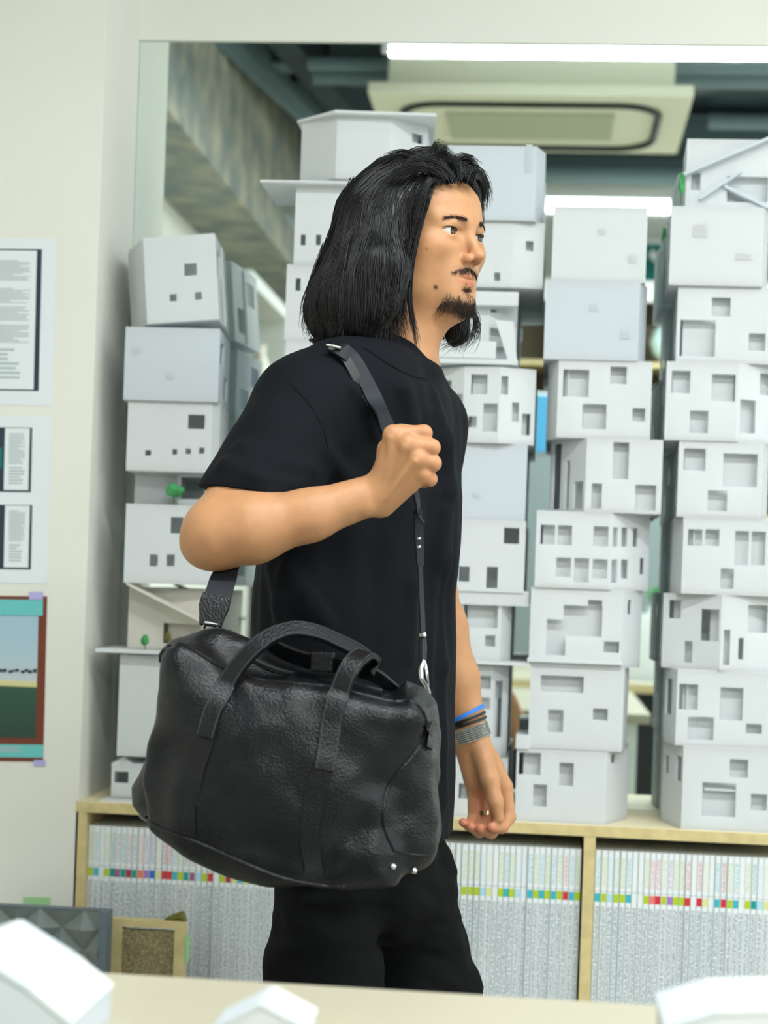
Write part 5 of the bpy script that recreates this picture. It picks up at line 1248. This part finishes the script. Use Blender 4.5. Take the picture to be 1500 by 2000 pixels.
for c_ in ((1205, 1350), (1297, 1365)):
    q, g = on_bag([c_], 0); a = Vector(q[0]); n_ = Vector(g[0])
    MB().tube([a - n_ * .002, a + n_ * .003, a + n_ * .0046], [.0036, .0036, .0022], 12).build('metal_stud', M['steel'], bag, True)
# shoulder strap
def strap(name, ctr, hw, nrm, mt, th=.003, par=bag):
    c = catmull(ctr, 6); n = len(c); t = [(c[min(i+1, n-1)] - c[max(i-1, 0)]).normalized() for i in range(n)]
    m_ = len(ctr) - 1; sd_, nn = [], []
    for i in range(n):
        u = i / (n - 1) * m_; j = min(int(u), m_ - 1); f_ = u - j
        v = (Vector(nrm[j]) * (1 - f_) + Vector(nrm[j+1]) * f_); v -= t[i] * v.dot(t[i]); v.normalize(); w = hw[j] * (1 - f_) + hw[j+1] * f_
        nn.append(v); sd_.append(t[i].cross(v) * w)
    return MB().ribbon(c, sd_, nn, th).build(name, mt, par, True)
F_ = (0, -1, 0)
strap('shoulder_strap', [P(418, 1190, 2.165), P(436, 1130, 2.20), P(452, 1085, 2.27), P(492, 980, 2.36), P(560, 820, 2.41), P(610, 715, 2.45), P(645, 680, 2.455)], [.0165, .0165, .0165, .0165, .0165, .015, .014], [F_, F_, F_, F_, F_, (-.6, -.5, .6), (-.2, -.3, .9)], M['web'])
shp = hit(T, [(662, 686), (690, 708), (712, 745)], near=2.0)
strap('shoulder_strap', [P(622, 662, 2.50), P(646, 676, 2.45)] + [Vector(v) + Vector((0, -.006, .004)) for v in shp] + [P(738, 792, 2.325), P(764, 842, 2.262), P(790, 900, 2.243), P(812, 965, 2.255), P(817, 1000, 2.275)], [.014, .014, .012, .010, .010, .0115, .0145, .011, .006, .0045], [(-.2, .1, .9), (-.2, -.3, .9), (-.1, -.7, .7), (.3, -.9, .3), (.4, -.9, .2), (.5, -.85, 0), (.5, -.85, 0), (.9, -.4, 0), (.9, -.4, 0), (.9, -.4, 0)], M['web'])
strap('strap_layer', [Vector(v) + Vector((-.010, -.010, .004)) for v in shp] + [P(728, 796, 2.328), P(752, 846, 2.266)], [.006]*5, [(.3, -.9, .3)]*5, M['black'])
bk = [Vector(v) + Vector((0, -.016, .006)) for v in hit(T, [(640, 686), (652, 688), (668, 692)], near=2.0)]
MB().tube(bk, .0024, 8).build('buckle', M['steel'], bag, True)
strap('strap_end_tab', [P(410, 1222, 2.155), P(418, 1185, 2.165), P(424, 1163, 2.172)], [.013, .0185, .0175], [F_]*3, M['leather2'], .006)
MB().tube([P(398, 1226, 2.16), P(402, 1216, 2.155), P(424, 1220, 2.155), P(426, 1232, 2.16)], .0024, 8).build('strap_ring', M['steel'], bag, True)
# front end of the strap: keeper, cord, snap hook
strap('strap_tail', [P(817, 995, 2.275), P(818, 1050, 2.285), P(821, 1105, 2.285)], [.0055, .0060, .0045], [(.5, -.85, 0)]*3, M['web'], .004)
MB().tube([P(808, 1010, 2.272), P(818, 1008, 2.268), P(827, 1022, 2.275)], .0022, 6).build('keeper_ring', M['black'], bag, True)
for y in (1050, 1066): MB().tube([P(818, y, 2.278), P(819, y + 4, 2.278)], .0024, 8).build('rivet', M['steel'], bag, True)
strap('strap_tail', [P(820, 1100, 2.285), P(823, 1170, 2.285), P(826, 1236, 2.28)], [.0032]*3, [(.5, -.85, 0)]*3, M['black'], .003)
MB().tube([P(825, 1236, 2.278), P(826, 1262, 2.276), P(826, 1290, 2.272)], [.004, .0052, .0045], 10).build('swivel', M['black'], bag, True)
MB().tube([P(825, 1236, 2.272), P(826, 1243, 2.272)], .0048, 10).build('swivel_collar', M['steel'], bag, True)
MB().tube(catmull([P(827, 1292, 2.27), P(822, 1306, 2.262), P(824, 1326, 2.255), P(832, 1340, 2.245), P(838, 1354, 2.235)], 4), [.0040, .0036, .0036, .0034, .0034, .0034, .0034, .0032, .0032, .0032, .003, .003, .003, .003, .003, .003, .0028], 8).build('snap_hook', M['steel'], bag, True)
MB().tube(catmull([P(830, 1294, 2.268), P(834, 1315, 2.262), P(836, 1340, 2.245)], 4), .002, 6).build('snap_gate', M['steel'], bag, True)
# ================================================================== worn on the far wrist
ax = (wrL - p(890, 1325, 2.72)); ax /= np.linalg.norm(ax); axv = Vector(ax)
def wrist_ring(name, t_mm, width, rad, mt, label, cat, tiltv=(0, 0, 0), th=.0022):
    c = Vector(wrL) - axv * t_mm; a2 = (axv + Vector(tiltv)).normalized(); u = a2.cross(Vector((0, 1, 0))).normalized(); v = a2.cross(u)
    pts = [c + (u * math.cos(k * math.pi / 20) + v * math.sin(k * math.pi / 20)) * rad for k in range(41)]
    e_ = MB().ribbon(pts, [a2 * width / 2] * 41, [(q - c) for q in pts], th)
    return e_, c, a2, u, v
mwm = bpy.data.materials.new('steel_mesh_band'); mwm.use_nodes = True; nt = mwm.node_tree; N = nt.nodes; b = N['Principled BSDF']; b.inputs['Metallic'].default_value = 1; b.inputs['Roughness'].default_value = .34; b.inputs['Base Color'].default_value = lin(205, 208, 204)
tc = N.new('ShaderNodeTexCoord'); wv = N.new('ShaderNodeTexWave'); wv.bands_direction = 'Z'; wv.inputs['Scale'].default_value = 260; nt.links.new(tc.outputs['Object'], wv.inputs['Vector']); bp = N.new('ShaderNodeBump'); bp.inputs['Distance'].default_value = .0015; nt.links.new(wv.outputs[0], bp.inputs['Height']); nt.links.new(bp.outputs[0], b.inputs['Normal'])
_0, c, a2, u, v = wrist_ring('watch', .000, .020, .0282, None, '', '', (.06, 0, 0))
wt = empty('wristwatch', tuple(c)); tag(wt, 'steel mesh wristwatch on the hanging wrist', 'watch')
e2, *_ = wrist_ring('watch', .000, .0195, .0274, None, '', '', (.06, 0, 0)); e2.build('groove_shade', M['black'], wt, True)  # black ribbon puts the shade of the grooves between the links
for k in range(7):
    ck = c + a2 * (-.0093 + .0031 * k)
    MB().tube([ck + (u * math.cos(j * math.pi / 20) + v * math.sin(j * math.pi / 20)) * .0282 for j in range(41)], .00125, 6, cap=False).build('band_link', mwm, wt, True)
cf = c + (v * .028 if v.y > 0 else -v * .028); dn_ = Vector((0, 1, 0))
MB().tube([cf, cf + dn_ * .004, cf + dn_ * .007], [.016, .017, .0155], 20).build('watch_case', M['steel'], wt, True)
MB().tube([cf + dn_ * .0071, cf + dn_ * .0074], .0140, 20).build('dial', M['black'], wt, True)
M['blue'] = mat('blue_rubber', lin(40, 120, 215), .5)
for off, w_, r_, mt, l, tl_ in ((.0165, .0045, .0285, 'black', 'thin black bracelet just above the steel watch', (.04, 0, 0)), (.0225, .0042, .0290, 'black', 'upper thin black bracelet below the blue one', (.10, 0, 0)), (.030, .0060, .0295, 'blue', 'bright blue band bracelet highest on the wrist', (.22, 0, 0))):
    e_, c, a2, u, v = wrist_ring('b', off, w_, r_, None, '', '', tl_)
    tag(e_.build('bracelet', M[mt], None, True), l, 'bracelet')
ra, rb2 = A_(mc[2]), None
pa, pb = Vector(p(*mc[2])), Vector(p(*fp[2][0])); rc = pa.lerp(pb, .62); d_ = (pb - pa).normalized(); u = d_.cross(Vector((0, 1, 0))).normalized(); v = d_.cross(u)
pts = [rc + (u * math.cos(k * math.pi / 12) + v * math.sin(k * math.pi / 12)) * .0112 for k in range(25)]
M['gold'] = mat('pale_gold', lin(222, 200, 150), .25, .5, metal=1)
tag(MB().ribbon(pts, [d_ * .003] * 25, [q - rc for q in pts], .0016).build('finger_ring', M['gold'], None, True), 'pale gold ring on a finger of the hanging hand', 'ring')
# ================================================================== FOREGROUND
# ---- sample boards standing on the floor against the pier and the shelf
YS = 3.06
M['relief'] = mat('grey_green_relief', lin(120, 130, 128), .45, .4, noise=(30, .06)); M['relief_edge'] = mat('blue_grey_edge', lin(96, 110, 118), .5)
a = P(-70, 1768, YS); b2 = P(212, 1779, YS); zt = (a.z + b2.z) / 2; x0, x1 = a.x, b2.x
rl = empty('relief_tile_panel', ((x0+x1)/2, YS, 0)); tag(rl, 'dark grey relief panel of star shaped pyramids standing beside the bookshelf', 'sample panel')
ew = .0145
MB().box((x0, YS + .006, 0), (x1 - ew, YS + .03, zt)).build('backing', M['relief_edge'], rl)
MB().box((x1 - ew, YS - .008, 0), (x1, YS + .03, zt)).build('edge_bar', M['relief_edge'], rl)
cs = P(120, 1812, YS); ce = .0785
xs_ = []; cxs = cs.x
i0 = -3
for i in range(-3, 2):
    for j in range(-4, 2):
        cx3, cz3 = cs.x + i * ce, cs.z + j * ce
        L0, R0, B0, T0 = max(x0, cx3 - ce/2), min(x1 - ew, cx3 + ce/2), max(0, cz3 - ce/2), min(zt, cz3 + ce/2)
        if R0 - L0 < .004 or T0 - B0 < .004: continue
        odd = (i + j) % 2
        def hz(x, z):
            u, v = abs(x - cx3) / (ce/2), abs(z - cz3) / (ce/2); m1, m2 = max(u, v), min(u, v)
            h_c, h_e, h_k = (.0, .024, .0) if not odd else (.0, .024, .0)
            return YS + .006 - (h_c * (1 - m1) + h_e * (m1 - m2) + h_k * m2)
        mb = MB(); P3 = lambda x, z: (min(max(x, L0), R0), hz(min(max(x, L0), R0), min(max(z, B0), T0)), min(max(z, B0), T0))
        h2 = ce/2; ring8 = [(-h2, -h2), (0, -h2), (h2, -h2), (h2, 0), (h2, h2), (0, h2), (-h2, h2), (-h2, 0)]
        for k in range(8):
            A3, B3 = ring8[k], ring8[(k+1) % 8]; mb.add([P3(cx3, cz3), P3(cx3 + A3[0], cz3 + A3[1]), P3(cx3 + B3[0], cz3 + B3[1])], [(0, 1, 2)])
        raw(mb, 'star_tile', M['relief'], rl)
a = P(214, 1798, YS + .03); b2 = P(357, 1806, YS + .03); zt2 = (a.z + b2.z)/2; x0, x1 = a.x, b2.x; YQ = YS + .05
M['cork'] = mat('straw_fibre_board', lin(150, 140, 106), .9, .1, noise=(260, .45), bump=(300, 1.0, .004))
fb = empty('framed_fibre_board', ((x0+x1)/2, YQ, 0)); tag(fb, 'straw coloured fibre board in a pale wooden frame beside the relief panel', 'sample panel')
fw = .018
MB().box((x0 + fw, YQ + .004, .02), (x1 - fw, YQ + .016, zt2 - fw)).build('fibre_board', M['cork'], fb)
for bx in (((x0, YQ, 0), (x0 + fw, YQ + .022, zt2)), ((x1 - fw, YQ, 0), (x1, YQ + .022, zt2)), ((x0 + fw, YQ, zt2 - fw*.7), (x1 - fw, YQ + .022, zt2)), ((x0 + fw, YQ, 0), (x1 - fw, YQ + .022, fw))):
    MB().box(*bx).build('frame_bar', M['ply_edge'], fb)
MB().box((x1, YQ + .002, P(352, 1880, YQ).z), (x1 + .006, YQ + .02, P(352, 1828, YQ).z)).build('green_tape', M['gtape'], fb)
MB().tube([P(322, 1797, YQ + .012), P(340, 1791, YQ + .015), P(356, 1788, YQ + .015), P(362, 1800, YQ + .01)], [.003, .006, .009, .004], 6).build('dark_clip', M['olive'], fb, True)
o = quad(rect(46, 1752, 98, 1778), .002, 'tape_strip', M['gtape'], None); tag(o, 'strip of pale green tape on the pier above the relief panel', 'tape')
# ---- table in front
ZTB = .763
ta, tb = PZ(-260, 1872, ZTB), PZ(1760, 1991, ZTB)
tbl = empty('work_table', ((ta.x + tb.x)/2, .9, 0)); tag(tbl, 'pale plywood work table in the foreground', 'table')
poly = [(ta.x, ta.y, ZTB - .028), (tb.x, tb.y, ZTB - .028), (tb.x, .42, ZTB - .028), (ta.x, .42, ZTB - .028)]
MB().prism(poly, (0, 0, .028)).build('table_top', M['table'], tbl, bevel=.002)
for x, y in ((ta.x + .06, ta.y - .08), (tb.x - .06, tb.y - .08), (ta.x + .06, .5), (tb.x - .06, .5)):
    MB().box((x - .025, y - .025, 0), (x + .025, y + .025, ZTB - .028)).build('leg', M['white_wall'], tbl)
# ---- white card models on the table, out of focus
def card(px, Y, depth, label, mt='board', zb_=ZTB + .0005):
    v = [P(x, y, Y) for x, y in px]; e = empty('card_model', (sum(q.x for q in v)/len(v), Y, zb_)); tag(e, label, 'card model', 'white card models on the work table')
    L_ = [Vector((q.x, q.y, max(q.z, zb_))) for q in v]; L_ = [Vector((L_[0].x, Y, zb_))] + L_ + [Vector((L_[-1].x, Y, zb_))]
    MB().prism(L_, (0, .006, 0)).build('front_card', M[mt], e); MB().prism([q + Vector((0, depth - .006, 0)) for q in L_], (0, .006, 0)).build('rear_card', M[mt], e)
    for i in range(1, len(L_) - 2):
        A3, B3 = L_[i], L_[i+1]; n_ = Vector((-(B3.z - A3.z), 0, B3.x - A3.x)).normalized() * .003
        MB().obox(A3 - Vector((0, .004, 0)), B3 - A3, (0, depth + .008, 0), n_).build('roof_card', M['board_b'] if i % 2 else M['board'], e)
    for q, s_ in ((L_[1], 1), (L_[-2], -1)):
        if q.z - zb_ > .004: MB().box((min(q.x, q.x + s_*.004), Y + .006, zb_), (max(q.x, q.x + s_*.004), Y + depth - .006, q.z)).build('side_card', M[mt], e)
card([(-220, 1990), (-140, 1890), (-55, 1862), (60, 1935), (140, 2000)], 1.30, .12, 'blurred white card model with a pitched roof at the left table edge', 'board_b')
card([(420, 2010), (512, 1963), (600, 2010)], 1.34, .05, 'blurred white card peak at the bottom edge of the photo')
card([(1300, 2010), (1400, 1979), (1540, 1976), (1580, 2010)], 1.32, .10, 'blurred low white card model at the right table edge')
